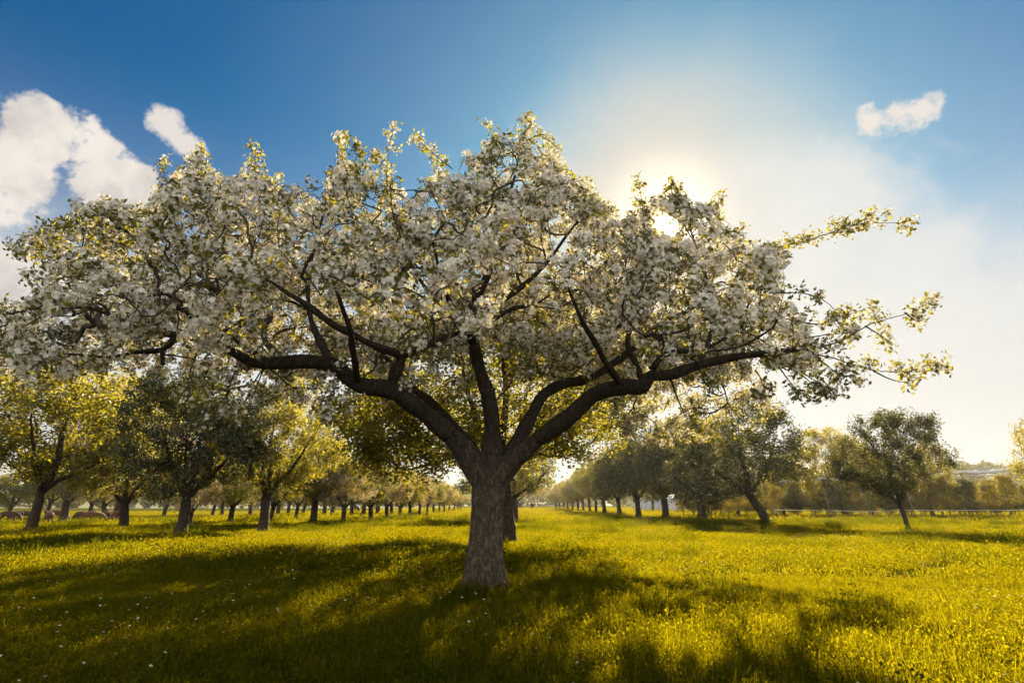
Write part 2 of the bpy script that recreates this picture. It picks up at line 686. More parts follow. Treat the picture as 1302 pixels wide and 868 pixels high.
CROWN = [(-70, 430), (-40, 400), (10, 385), (45, 372), (75, 352), (70, 335), (40, 330), (20, 318), (45, 300), (70, 282), (100, 268), (140, 262), (178, 268),
         (205, 238), (232, 222), (255, 205), (275, 238), (300, 225), (325, 205), (345, 228), (365, 240), (410, 245), (425, 205), (440, 190),
         (458, 215), (478, 240), (495, 205), (508, 232), (530, 242), (548, 222), (580, 208), (610, 195), (632, 172), (652, 180), (672, 168),
         (690, 185), (715, 208), (740, 238), (775, 262), (772, 290), (800, 298), (828, 285), (862, 255), (885, 268), (912, 272), (922, 290),
         (960, 308), (1000, 318), (985, 340), (992, 365), (1008, 392), (1022, 412), (1030, 432), (1046, 452), (1030, 474),
         (1000, 466), (960, 478), (905, 486), (868, 478), (830, 462), (790, 462), (735, 462), (690, 452), (650, 440), (620, 436), (580, 430), (540, 452),
         (480, 462), (430, 458), (400, 480), (345, 484), (300, 470), (250, 462), (180, 470), (120, 480), (60, 474), (0, 466), (-60, 466)]
# lower boughs on the far right side of the crown, in full sun
BOUGH = [(770, 500), (800, 480), (845, 474), (900, 466), (960, 470), (986, 492), (984, 526), (940, 545), (905, 566), (870, 556), (840, 572), (800, 560), (775, 530)]

LIMBS = [
    # (u, v, distance, radius)
    [(612, 612, 8.0, 0.175), (592, 575, 7.95, 0.155), (566, 548, 7.85, 0.139), (532, 520, 7.7, 0.129), (497, 497, 7.55, 0.124), (455, 488, 7.4, 0.114), (425, 466, 7.3, 0.103),
     (388, 461, 7.2, 0.082), (340, 463, 7.1, 0.073), (312, 457, 7.0, 0.069), (284, 439, 6.9, 0.062), (258, 430, 6.85, 0.056), (226, 423, 6.8, 0.050), (180, 412, 6.7, 0.039),
     (130, 398, 6.6, 0.030), (70, 392, 6.5, 0.021), (10, 402, 6.4, 0.010)],
    [(618, 612, 8.05, 0.118), (604, 575, 8.3, 0.095), (575, 540, 8.6, 0.082), (548, 513, 8.8, 0.071), (517, 487, 9.1, 0.064), (490, 455, 9.4, 0.054), (440, 420, 9.8, 0.040), (380, 390, 10.1, 0.028), (320, 370, 10.4, 0.014)],
    [(626, 612, 8.0, 0.162), (625, 570, 8.05, 0.134), (625, 538, 8.1, 0.119), (621, 504, 8.15, 0.107), (611, 472, 8.15, 0.096), (601, 430, 8.1, 0.086), (603, 395, 8.0, 0.070), (622, 350, 7.9, 0.053), (640, 290, 7.9, 0.038), (655, 225, 7.95, 0.019)],
    [(634, 612, 8.05, 0.139), (650, 575, 8.2, 0.116), (672, 535, 8.5, 0.102), (690, 503, 8.8, 0.093), (716, 488, 9.1, 0.085), (748, 481, 9.4, 0.074), (790, 455, 9.8, 0.060), (830, 420, 10.1, 0.046), (880, 390, 10.4, 0.028), (930, 365, 10.6, 0.014)],
    [(632, 614, 7.95, 0.154), (650, 588, 7.9, 0.135), (688, 555, 7.75, 0.120), (721, 531, 7.6, 0.114), (755, 502, 7.5, 0.106), (793, 492, 7.4, 0.101), (818, 491, 7.35, 0.096), (829, 477, 7.3, 0.087), (850, 476, 7.25, 0.077), (887, 466, 7.2, 0.063), (940, 452, 7.1, 0.048), (990, 447, 7.0, 0.037), (1030, 446, 6.95, 0.019)],
    
]
SUBLIMBS = [
    [(497, 497, 7.55, .085), (501, 478, 7.5, .075), (508, 452, 7.4, .07), (480, 440, 7.2, .055), (425, 413, 7.0, .045), (375, 380, 6.9, .03), (330, 345, 6.8, .015)],
    [(508, 452, 7.4, .06), (540, 440, 7.4, .05), (580, 425, 7.3, .045), (640, 400, 7.1, .03), (700, 375, 7.0, .015)],
    [(748, 481, 9.4, .05), (747, 463, 9.4, .048), (745, 445, 9.3, .042), (768, 432, 9.2, .036), (800, 400, 9.1, .025), (830, 350, 9.0, .012)],
    [(818, 488, 7.35, .05), (808, 458, 7.3, .045), (800, 430, 7.2, .036), (815, 390, 7.2, .026), (835, 335, 7.2, .012)],
    [(829, 470, 7.3, .045), (849, 447, 7.3, .036), (900, 440, 7.4, .028), (950, 410, 7.5, .016)],
    [(850, 478, 7.25, .02), (858, 495, 7.2, .014), (869, 528, 7.15, .006)],
    [(340, 463, 7.1, .05), (300, 430, 7.3, .042), (255, 390, 7.5, .03), (215, 340, 7.6, .018), (180, 290, 7.6, .01)],
    [(226, 426, 6.8, .04), (205, 445, 6.7, .035), (168, 449, 6.6, .024), (120, 452, 6.5, .015), (70, 446, 6.4, .008)],
    [(601, 432, 8.1, .055), (590, 415, 7.6, .045), (575, 390, 7.0, .036), (560, 350, 6.4, .025), (548, 300, 6.0, .012)],
    [(790, 490, 7.4, .05), (770, 460, 6.9, .04), (740, 410, 6.4, .028), (720, 350, 6.1, .014)],
    [(455, 488, 7.4, .05), (450, 455, 6.9, .04), (440, 405, 6.4, .028), (420, 350, 6.0, .014)],
    [(206, 445, 6.7, .03), (208, 462, 6.65, .028)],
    [(425, 466, 7.3, .06), (405, 430, 7.5, .05), (392, 380, 7.7, .036), (400, 310, 7.8, .02), (430, 230, 7.8, .008)],
    [(601, 430, 8.1, .06), (570, 400, 8.3, .045), (530, 350, 8.5, .03), (505, 290, 8.5, .018), (497, 230, 8.5, .008)],
    [(603, 400, 8.0, .05), (650, 375, 8.3, .04), (700, 330, 8.5, .028), (735, 280, 8.6, .014)],
    [(887, 466, 7.2, .04), (905, 420, 7.4, .03), (900, 360, 7.5, .02), (880, 300, 7.6, .01)],
    [(830, 420, 10.1, .035), (890, 455, 11.2, .026), (915, 485, 12.2, .018), (930, 520, 12.9, .008)],
]
# long shoots that stick out of the crown, with leaf and flower tufts along them
SHOOTS = [
    [(1060, 299, 7.3), (1068, 290, 7.3), (1076, 280, 7.3)], [(1085, 287, 7.3), (1100, 278, 7.25), (1108, 270, 7.25)], [(1040, 301, 7.3), (1030, 306, 7.3), (1022, 300, 7.3)],
    [(1000, 405, 7.2), (1040, 412, 7.1), (1070, 402, 7.1), (1108, 388, 7.05)], [(1062, 404, 7.1), (1072, 418, 7.1), (1080, 424, 7.1)], [(985, 372, 7.3), (1020, 372, 7.3), (1045, 382, 7.25), (1062, 394, 7.2)],
    [(1100, 414, 6.85), (1118, 424, 6.85), (1128, 430, 6.85)], [(1150, 397, 6.8), (1160, 405, 6.8), (1168, 408, 6.8)], [(1020, 430, 7.0), (1050, 425, 6.95), (1085, 420, 6.9)],
    [(1040, 455, 6.95), (1062, 472, 6.9), (1088, 482, 6.9)], [(1110, 471, 6.85), (1135, 482, 6.8), (1160, 484, 6.8)], [(1150, 474, 6.8), (1172, 466, 6.8), (1180, 462, 6.8)],
    [(1010, 466, 7.0), (1030, 480, 7.0), (1048, 492, 6.95), (1068, 496, 6.95)], [(990, 466, 7.0), (1005, 486, 7.0), (1022, 502, 7.0)],
    [(950, 322, 7.4), (1000, 312, 7.35), (1050, 298, 7.3), (1080, 288, 7.3), (1115, 283, 7.25), (1150, 285, 7.2)],
    [(1000, 447, 7.0), (1060, 436, 6.9), (1105, 412, 6.85), (1150, 397, 6.8), (1186, 381, 6.8)],
    [(1020, 446, 7.0), (1060, 456, 6.9), (1105, 470, 6.85), (1150, 474, 6.8), (1205, 471, 6.75)],
    [(975, 455, 7.1), (1010, 470, 7.0), (1035, 488, 7.0), (1055, 500, 6.95)],
    [(335, 250, 7.7), (328, 222, 7.7), (318, 186, 7.7)], [(262, 240, 7.6), (256, 215, 7.6), (254, 190, 7.6)], [(210, 262, 7.6), (212, 235, 7.6), (208, 208, 7.6)],
    [(450, 250, 7.8), (438, 210, 7.8), (434, 172, 7.8)], [(468, 250, 7.8), (455, 215, 7.8), (448, 182, 7.8)],
    [(494, 260, 8.5), (492, 215, 8.5), (498, 160, 8.5)], [(493, 225, 8.5), (484, 205, 8.5), (477, 196, 8.5)],
    [(575, 215, 8.2), (552, 195, 8.2), (530, 175, 8.2)], [(640, 210, 7.95), (632, 185, 7.95), (622, 160, 7.95)],
    [(655, 215, 7.95), (667, 180, 7.95), (671, 148, 7.95)], [(668, 180, 7.95), (690, 172, 7.95), (708, 190, 7.95)],
    [(735, 265, 8.6), (745, 245, 8.6), (748, 230, 8.6)], [(765, 285, 8.6), (778, 268, 8.6)],
    [(868, 285, 7.6), (862, 258, 7.6), (855, 236, 7.6)], [(905, 290, 7.6), (911, 270, 7.6), (914, 256, 7.6)], [(820, 300, 7.5), (817, 262, 7.5), (814, 235, 7.5)],
    [(932, 305, 7.5), (942, 292, 7.5), (946, 288, 7.5)],
    [(130, 350, 6.6), (85, 335, 6.5), (40, 322, 6.5), (18, 312, 6.5)], [(130, 345, 6.6), (90, 348, 6.5), (55, 352, 6.5), (28, 345, 6.5)],
    [(170, 300, 7.2), (135, 278, 7.2), (100, 265, 7.2)], [(150, 310, 7.2), (100, 290, 7.1), (55, 292, 7.1)],
    [(400, 480, 7.2), (408, 505, 7.2), (414, 532, 7.2)], [(335, 470, 7.1), (322, 500, 7.1), (308, 528, 7.1)], [(250, 450, 6.9), (240, 480, 6.9), (244, 510, 6.9)],
    [(300, 470, 7.0), (285, 505, 7.0), (262, 540, 7.0)],
    [(895, 470, 7.2), (900, 495, 7.2), (888, 522, 7.2)], [(960, 470, 7.0), (972, 490, 7.0), (968, 505, 7.0)],
]


def densify(poly, step=0.14):
    P = np.array([list(at(u, v, Y)) + [r] for (u, v, Y, r) in poly])
    L = np.linalg.norm(np.diff(P[:, :3], axis=0), axis=1).sum()
    n = max(4, int(L / step))
    C = catmull(P, n)
    return C


def vnoise(P, seed, freq):
    """cheap smooth noise from sums of sines"""
    rg = np.random.default_rng(seed)
    s = np.zeros(len(P))
    for _ in range(7):
        d = rg.normal(size=3) * freq
        s += np.sin(P @ d + rg.uniform(0, 6.28))
    return s / 3.0


def build_main_tree():
    rng = np.random.default_rng(21)
    base = ground_at(616, 753)
    root = bpy.data.objects.new('apple_tree', None)
    COL.objects.link(root)
    root.location = base
    root.empty_display_size = 0.5
    tag(root, 'big old apple tree in white blossom standing in the middle of the meadow', 'tree')
    off = base

    limbs = [densify(l) for l in LIMBS]
    subs = [densify(l) for l in SUBLIMBS]
    # ---- trunk: a furrowed, flared stem and the first length of each limb in one skin
    cen = [(616, 762), (616, 740), (617, 710), (619, 680), (620, 655), (621, 632), (622, 612), (623, 598)]
    C = np.array([at(u, v, 8.0) for u, v in cen])
    C[0, 2] = off[2] - 0.12
    C = catmull(C, 90)
    zz = C[:, 2] - off[2]
    rad = np.interp(zz, [-0.12, 0.0, 0.12, 0.35, 0.7, 1.05, 1.3, 1.5, 1.65], [0.42, 0.345, 0.285, 0.240, 0.216, 0.212, 0.228, 0.245, 0.18])
    S = 96
    a = np.arange(S) * 2 * math.pi / S
    shape = np.ones((90, S))
    for i in range(90):
        tw = zz[i] * 0.55
        fl = math.exp(-max(zz[i], 0) * 3.2)
        shape[i] += (0.05 + 0.17 * fl) * np.cos(5 * (a + tw) + 0.6) + 0.035 * np.cos(8 * (a + tw * 1.4) + 2.0)
        shape[i] -= 0.20 * np.exp(-((np.mod(a + tw * 0.8 - 5.15 + math.pi, 2 * math.pi) - math.pi) / 0.13) ** 2) * min(1, 1.5 * math.exp(-zz[i] * 0.7))
        shape[i] -= 0.17 * np.exp(-((np.mod(a + tw * 0.9 - 4.65 + math.pi, 2 * math.pi) - math.pi) / 0.11) ** 2) * min(1, 1.6 * math.exp(-zz[i] * 1.1))
        shape[i] -= 0.10 * np.exp(-((np.mod(a + tw * 0.5 - 4.15 + math.pi, 2 * math.pi) - math.pi) / 0.10) ** 2)
        shape[i] += 0.016 * np.sin(23 * (a + tw) + 3 * math.sin(zz[i] * 5)) + rng.normal(size=S) * 0.007
    mb = MB()
    mb.tube(C, rad, S, True, shape)
    for l in limbs:
        n = 0
        while n < len(l) - 2 and np.linalg.norm(l[n, :3] - l[0, :3]) < 0.75:
            n += 1
        mb.tube(l[:n + 1, :3], l[:n + 1, 3] * np.interp(np.linspace(0, 1, n + 1), [0, 0.45, 1], [0.85, 1.12, 0.86]), 28, True)
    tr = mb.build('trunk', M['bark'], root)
    tr.data.transform(Matrix.Translation(-Vector(off)))
    rm = tr.modifiers.new('skin', 'REMESH')
    rm.mode = 'VOXEL'
    rm.voxel_size = 0.014
    rm.use_smooth_shade = True
    sm = tr.modifiers.new('soften', 'SMOOTH')
    sm.factor = 0.5
    sm.iterations = 5

    # ---- limbs
    for li, l in enumerate(limbs):
        n = 0
        while n < len(l) - 2 and np.linalg.norm(l[n, :3] - l[0, :3]) < 0.62:
            n += 1
        seg = l[n:]
        m = len(seg) * 3
        Cc = catmull(seg, m)
        P = Cc[:, :3] + np.stack([vnoise(Cc[:, :3], 40 + li + q, 4.5) for q in range(3)], -1) * 0.035 * np.linspace(0, 1, m)[:, None]
        sh = 1 + 0.08 * np.cos(3 * np.linspace(0, 6.28, 16, False)[None] + np.linspace(0, 5, m)[:, None]) + rng.normal(size=(m, 16)) * 0.035
        k = MB()
        grow_in = np.clip(0.84 + np.arange(m) / 36.0, 0, 1)
        k.tube(P - off, Cc[:, 3] * grow_in * (1 + 0.15 * vnoise(Cc[:, :3], 70 + li, 8.0)), 16, True, sh)
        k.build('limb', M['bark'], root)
    for li, l in enumerate(subs):
        m = len(l) * 3
        Cc = catmull(l, m)
        P = Cc[:, :3] + np.stack([vnoise(Cc[:, :3], 140 + li + q, 6.0) for q in range(3)], -1) * 0.035 * np.linspace(0, 1, m)[:, None]
        k = MB()
        k.tube(P - off, Cc[:, 3] * (1 + 0.16 * vnoise(Cc[:, :3], 170 + li, 10.0)), 12, True)
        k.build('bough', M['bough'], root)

    # ---- crown volume: a broad dome, its outline carved like the tree's
    pts = []
    while sum(len(p) for p in pts) < 6600:
        q = rng.uniform((-9.0, 4.9, 2.0), (7.0, 13.4, 7.6), (40000, 3))
        x, y, z = q.T
        w = np.sqrt(np.clip(1 - ((x + 0.6) / 7.6) ** 2, 0, 1))
        yn = np.where(y < 8, (8 - y) / (2.9 * w + 0.5), (y - 8) / ((4.9 - 0.9 * sstep((x - 1.0) / 2.0)) * w + 0.5))
        ok = (yn < 1) & (z < 7.35 - 1.5 * yn ** 2)
        ok &= ~((y < 7.7) & (z < 2.85 + 0.3 * np.sin(x * 2.3)) & (x > -4.4) & (x < 3.2))
        # hollow underneath, denser towards the outside
        rr = np.sqrt(((x + 0.6) / 7) ** 2 + yn ** 2 + ((z - 2.6) / 4.6) ** 2)
        ok &= rng.uniform(size=len(q)) < np.clip(-0.15 + 1.1 * rr, 0.05, 1)
        lump = vnoise(q, 5, 2.2)
        ok &= rng.uniform(size=len(q)) < np.clip(0.55 + 0.75 * lump, 0.03, 1)
        u, v = project(q)
        ok &= inside_poly(u + rng.normal(size=len(u)) * 3, v + rng.normal(size=len(u)) * 3, CROWN)
        ok &= np.hypot(u - 848, v - 287) > 17
        pts.append(q[ok])
    pts = np.vstack(pts)[:6600]
    near_sun = []
    for _ in range(150):
        a_, r_ = rng.uniform(0, 2 * math.pi), rng.uniform(19, 62)
        u_, v_ = 848 + r_ * math.cos(a_) * 1.2, 287 + r_ * math.sin(a_)
        if v_ > 240 + abs(u_ - 858) * 0.6:
            near_sun.append(at(u_, v_, rng.uniform(7.0, 8.4)))
    under = []
    for (ua, ub, va, vb, ya, yb, nn) in ((250, 440, 465, 535, 6.9, 8.2, 60), (400, 600, 425, 500, 7.6, 9.6, 150), (640, 760, 425, 485, 8.2, 10.0, 110)):
        for _ in range(nn):
            under.append(at(rng.uniform(ua, ub), va + (vb - va) * rng.uniform() ** 1.6, rng.uniform(ya, yb)))
    rear = rng.uniform((0.7, 9.5, 3.3), (4.3, 11.6, 4.6), (540, 3))  # hidden growth added at the back to cast shade on the right foreground
    bg = []
    while sum(len(p) for p in bg) < 400:
        u = rng.uniform(770, 990, 3000)
        v = rng.uniform(465, 575, 3000)
        ok = inside_poly(u, v, BOUGH)
        Y = rng.uniform(12.7, 13.4, 3000)
        P = np.array([at(a_, b_, c_) for a_, b_, c_ in zip(u[ok], v[ok], Y[ok])])
        bg.append(P)
    pts = np.vstack([pts, np.vstack(bg)[:400], np.array(near_sun), np.array(under), rear])

    mb = MB()
    allp, parent, ns, srad, plen = grow([l for l in limbs] + subs, pts, 0.22)
    cnt, kids = branch_mesh(mb, allp, parent, ns, srad, plen, 0.0045, 0.44, rng, 0.16)
    cl = clusters_from(allp, parent, ns, cnt, rng, 3, 3, 0.06)
    cl = cl[vnoise(cl, 55, 5.5) + rng.normal(size=len(cl)) * 0.15 > -0.16 - 0.3 * (cl[:, 1] > 8.6)]
    # shoots
    sh_c, sh_dir = [], []
    for s in SHOOTS:
        P = np.array([at(*p) for p in s])
        L = np.linalg.norm(np.diff(P, axis=0), axis=1).sum()
        Cc = catmull(P, max(5, int(L / 0.06)))
        Cc[1:] += np.cumsum(rng.normal(size=(len(Cc) - 1, 3)) * 0.004, axis=0)
        mb.tube(Cc, np.linspace(0.011, 0.003, len(Cc)), 5, False)
        for c in Cc[2:]:
            if rng.uniform() < 0.30 + 0.6 * (math.sin(c[0] * 23 + c[2] * 31) > -0.1):
                kk = rng.integers(1, 3)
                for _ in range(kk):
                    sh_c.append(c + rng.normal(size=3) * 0.055)
        sh_c.append(Cc[-1])
        sh_c.append(Cc[-1] + rng.normal(size=3) * 0.03)
    sh_c = np.array(sh_c)
    mb.v = [v - off for v in mb.v]
    mb.build('branches', M['twig'], root)

    def gap(P, r):
        u, v = project(P)
        return np.hypot(u - 848, v - 287) > r

    cl = cl[gap(cl, 13)]
    centre = np.array([-0.6, 8.2, 3.6])
    allc = np.vstack([cl, sh_c])
    is_shoot = np.concatenate([np.zeros(len(cl), bool), np.ones(len(sh_c), bool)])
    # patches of the crown carry more leaf than flower
    leafness = np.clip(0.42 + 0.35 * vnoise(allc, 9, 1.6) + 0.25 * rng.normal(size=len(allc)) + is_shoot * 0.15 + 0.35 * ((allc[:, 1] > 12.2) & (allc[:, 0] > 1.8) & (allc[:, 2] < 4.2)), 0, 1)
    outw = allc - centre
    outw /= np.linalg.norm(outw, axis=1)[:, None]
    # flowers
    nf = np.round((1 - leafness) * 20 + rng.uniform(1, 4, len(allc))).astype(int)
    far_bough = (allc[:, 1] > 12.2) & (allc[:, 2] < 4.6) & (allc[:, 0] > 1.5)
    nf = np.where(far_bough, np.round(nf * 0.6).astype(int), nf)
    nf = np.where(is_shoot, np.minimum(nf, 6), nf)
    rep = np.repeat(np.arange(len(allc)), nf)
    dirn = outw[rep] * 0.55 + rng.normal(size=(len(rep), 3)) * 0.75 + np.array([0, 0, 0.25])
    dirn /= np.linalg.norm(dirn, axis=1)[:, None]
    P = allc[rep] + dirn * rng.uniform(0.035, 0.085, len(rep))[:, None]
    sz = rng.uniform(0.019, 0.029, len(rep))
    V, F = scatter_template(P, dirn, sz, FLOWER_V, FLOWER_F, rng)
    link('blossom', mesh_np('blossom', V - off, F, M['petal']), root)
    # leaves
    nl = np.round(leafness * 11 + rng.uniform(2, 6, len(allc))).astype(int)
    nl = np.where(far_bough, np.round(nl * 0.6).astype(int), nl)
    rep = np.repeat(np.arange(len(allc)), nl)
    dirn = rng.normal(size=(len(rep), 3)) + outw[rep] * 0.4
    dirn /= np.linalg.norm(dirn, axis=1)[:, None]
    P = allc[rep] + rng.normal(size=(len(rep), 3)) * 0.045
    sz = rng.uniform(0.04, 0.085, len(rep))
    V, F = scatter_template(P, dirn, sz, LEAF_V, LEAF_F, rng)
    link('foliage', mesh_np('foliage', V - off, F, M['leaf_main']), root)


build_main_tree()


# ------------------------------------------------------------------ the other orchard trees
def tree_variant(seed, leaf, flower, leaf_n, flower_n, attract=430, lean=0.0, open_=0.0, fork=3, flat=1.0, tk=1.0, ls=0.8):
    """meshes of a tree 6 m high and 6 m wide with its base at the origin: trunk, branches, foliage, blossom"""
    rng = np.random.default_rng(seed)
    H = 6.0
    th = rng.uniform(1.15, 1.45)
    top = np.array([lean * th, rng.normal() * 0.05, th])
    tp = catmull(np.array([(0, 0, -0.15), (lean * 0.4, 0, th * 0.4), top, top + np.array([lean * 0.3, 0, 0.35])]), 18)
    tr = np.interp(tp[:, 2], [-0.15, 0.0, 0.2, 0.6, th, th + 0.35], [0.31, 0.27, 0.215, 0.185, 0.19, 0.13]) * tk
    sh = 1 + 0.07 * np.cos(4 * np.linspace(0, 6.28, 18, False)[None] + tp[:, 2:3] * 1.2) + rng.normal(size=(18, 18)) * 0.03
    mb = MB()
    mb.tube(tp, tr, 18, True, sh)
    scaf = []
    for i in range(fork):
        a = i * 2 * math.pi / fork + rng.uniform(-0.35, 0.35) + seed
        rd = rng.uniform(1.3, 1.9)
        P = np.array([top, top + np.array([0.35 * math.cos(a), 0.35 * math.sin(a), 0.45]), top + np.array([rd * 0.6 * math.cos(a), rd * 0.6 * math.sin(a), 1.2]),
                      top + np.array([rd * math.cos(a), rd * math.sin(a), 2.3])])
        C = catmull(P, 16)
        r = np.linspace(0.12, 0.03, 16) * (0.3 + 0.7 * tk)
        scaf.append(np.column_stack([C, r]))
        mb.tube(C + rng.normal(size=C.shape) * 0.01, r, 10, True)
    C = catmull(np.array([top, top + (0.1, 0.05, 1.0), top + (0.0, 0.1, 2.2), top + (0.1, 0.0, 3.6)]), 18)
    scaf.append(np.column_stack([C, np.linspace(0.12, 0.02, 18)]))
    mb.tube(C, np.linspace(0.12, 0.02, 18), 10, True)
    trunk = mb.mesh('trunk', M['limb'])
    pts = []
    lob = rng.normal(size=(9, 3))
    lob /= np.linalg.norm(lob, axis=1)[:, None]
    lob[:, 2] *= 0.8
    while sum(len(p) for p in pts) < attract:
        q = rng.uniform(-1, 1, (4000, 3))
        r = np.linalg.norm(q, axis=1)
        d = q / (r[:, None] + 1e-9)
        lim = 0.70 + 0.34 * np.clip((d @ lob.T).max(1) * 1.6 - 0.75, 0, 1) + 0.12 * vnoise(d, seed + 3, 3.0)
        ok = (r < lim) & (rng.uniform(size=len(q)) < 0.45 + 0.55 * (r / lim) ** 2)
        ok &= rng.uniform(size=len(q)) < np.clip(0.75 - open_ + 0.5 * vnoise(q, seed + 8, 4.5), 0.05, 1)
        q = q[ok]
        zc = (th - 0.1 + H) / 2 + 0.15
        zr = (H - th + 0.35) / 2
        q = q * np.array([3.1, 3.1, zr]) + np.array([lean * 2.4, 0, zc])
        q[:, 2] -= 0.38 * flat * (np.hypot(q[:, 0], q[:, 1]) / 3) ** 2
        q = q[q[:, 2] > th * 0.62]
        pts.append(q)
    pts = np.vstack(pts)[:attract]
    bm_ = MB()
    allp, parent, ns, srad, plen = grow(scaf, pts, 0.3)
    cnt, kids = branch_mesh(bm_, allp, parent, ns, srad, plen, 0.006, 0.45, rng, 0.14)
    branches = bm_.mesh('branches', M['twig'])
    cl = clusters_from(allp, parent, ns, cnt, rng, 3, 4, 0.12)
    # a few bare sprigs with leaves beyond the outline
    ext = pts[rng.integers(0, len(pts), 60)]
    ext = ext + (ext - np.array([0, 0, 3])) * rng.uniform(0.05, 0.16, (60, 1)) + rng.normal(size=(60, 3)) * 0.05
    cl = np.vstack([cl, ext])
    res = {'trunk': trunk, 'branches': branches}
    n = len(cl)
    # whole patches in flower beside patches in leaf
    pat = np.clip(0.5 + 0.6 * vnoise(cl, seed + 1, 1.7), 0.1, 0.95)
    if leaf_n:
        rep = np.repeat(np.arange(n), np.maximum(1, np.round(leaf_n * 1.5 * (0.9 / ls ** 2 if ls < 1 else 1) * (0.55 + 0.9 * (1 - pat)))).astype(int))
        P = cl[rep] + rng.normal(size=(len(rep), 3)) * 0.10
        V, F = scatter_template(P, rng.normal(size=P.shape), ls * rng.uniform(0.07, 0.14, len(P)), LEAF_V * np.array([1.2, 1, 1]), LEAF_F, rng)
        res['foliage'] = mesh_np('foliage', V, F, leaf)
    if flower_n:
        rep = np.repeat(np.arange(n), np.round(flower_n * 2 * pat).astype(int))
        P = cl[rep] + rng.normal(size=(len(rep), 3)) * 0.10
        V, F = scatter_template(P, rng.normal(size=P.shape), rng.uniform(0.025, 0.045, len(P)), TUFT_V, TUFT_F, rng)
        res['blossom'] = mesh_np('blossom', V, F, flower)
    return res


VAR = {
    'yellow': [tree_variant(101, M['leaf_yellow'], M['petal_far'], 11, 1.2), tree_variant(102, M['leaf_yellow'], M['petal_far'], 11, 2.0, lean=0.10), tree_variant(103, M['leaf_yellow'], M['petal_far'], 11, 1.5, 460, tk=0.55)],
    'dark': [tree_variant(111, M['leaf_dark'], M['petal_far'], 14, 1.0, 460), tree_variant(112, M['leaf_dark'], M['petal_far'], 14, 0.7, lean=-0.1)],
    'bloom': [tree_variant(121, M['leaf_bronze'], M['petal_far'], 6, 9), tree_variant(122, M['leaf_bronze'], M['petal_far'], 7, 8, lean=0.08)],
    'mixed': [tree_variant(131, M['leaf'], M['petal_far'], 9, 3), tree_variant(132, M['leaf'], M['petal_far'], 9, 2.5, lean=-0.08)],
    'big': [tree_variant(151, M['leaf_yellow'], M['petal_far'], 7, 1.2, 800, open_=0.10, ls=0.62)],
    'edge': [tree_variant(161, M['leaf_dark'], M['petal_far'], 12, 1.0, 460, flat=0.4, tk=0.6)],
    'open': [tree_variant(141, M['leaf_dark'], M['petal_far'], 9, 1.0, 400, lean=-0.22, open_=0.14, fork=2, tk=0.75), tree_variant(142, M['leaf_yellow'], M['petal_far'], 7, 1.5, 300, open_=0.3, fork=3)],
}
PART_ORDER = ('trunk', 'branches', 'foliage', 'blossom')


def plant(kind, i, loc, sx, sz, rz, lean, label, group=None):
    t = bpy.data.objects.new('apple_tree', None)
    COL.objects.link(t)
    t.location = loc
    t.rotation_euler = (0, lean, rz)
    t.rotation_mode = 'ZYX'
    t.scale = (sx, sx, sz)
    tag(t, label, 'tree', group)
    for p in PART_ORDER:
        me = VAR[kind][i].get(p)
        if me:
            link(p, me, t)
    return t


def tree_px(u, v, top, width, kind, i, rz, label, group=None, lean=0.0, depth=None):
    """a tree whose foot is seen at photograph pixel u,v, its top at row top, its crown width pixels wide"""
    g = ground_at(u, v)
    if depth:
        g = at(u, v, depth)
        g[2] = gz(g[0], g[1])
    Y = g[1]
    h = at(u, top, Y)[2] - g[2]
    w = width / FPX * math.hypot(Y, 0.0) * math.cos(TILT)
    return plant(kind, i, g, w / 6.0, h / 6.0, rz, lean, label, group)


LROW = 'apple trees of the left orchard rows'
RROW = 'apple trees of the right orchard rows'
MROW = 'apple trees in line behind the big tree'
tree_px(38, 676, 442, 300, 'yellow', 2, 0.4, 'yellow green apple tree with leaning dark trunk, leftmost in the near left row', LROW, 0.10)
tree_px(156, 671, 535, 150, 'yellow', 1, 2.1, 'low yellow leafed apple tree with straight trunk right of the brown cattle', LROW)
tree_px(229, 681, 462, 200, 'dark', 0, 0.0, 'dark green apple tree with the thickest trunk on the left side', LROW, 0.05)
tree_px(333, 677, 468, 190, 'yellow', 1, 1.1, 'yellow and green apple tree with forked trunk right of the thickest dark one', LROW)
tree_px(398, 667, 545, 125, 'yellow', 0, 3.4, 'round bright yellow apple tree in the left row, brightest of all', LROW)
tree_px(436, 666, 582, 95, 'bloom', 0, 0.9, 'pinkish blossoming apple tree just right of the round bright yellow one', LROW)
tree_px(471, 664, 588, 85, 'mixed', 0, 2.2, 'dusky green apple tree second right of the round bright yellow one', LROW)
tree_px(492, 662, 592, 75, 'bloom', 1, 4.0, 'golden pink blossoming apple tree third right of the round bright yellow one', LROW)
tree_px(507, 660, 596, 62, 'yellow', 1, 0.2, 'small golden apple tree fourth right of the round bright yellow one', LROW)
tree_px(521, 658, 598, 62, 'bloom', 0, 5.0, 'small pale blossoming apple tree fifth right of the round bright yellow one', LROW)
for (u, v, t, w, k, i) in ((533, 656, 602, 52, 'bloom', 1), (543, 654.5, 606, 46, 'mixed', 0), (551, 653.3, 609, 42, 'bloom', 0), (558, 652.2, 612, 38, 'bloom', 1), (565, 651.2, 614, 34, 'yellow', 0), (571, 650.3, 616, 31, 'bloom', 0), (577, 649.5, 619, 28, 'bloom', 1), (582, 649.0, 621, 26, 'mixed', 1), (586, 648.5, 622, 25, 'bloom', 0)):
    tree_px(u, v, t, w, k, i, u * 1.7, 'small pale apple tree at the hazy far end of the left row', 'hazy far trees of the left row')
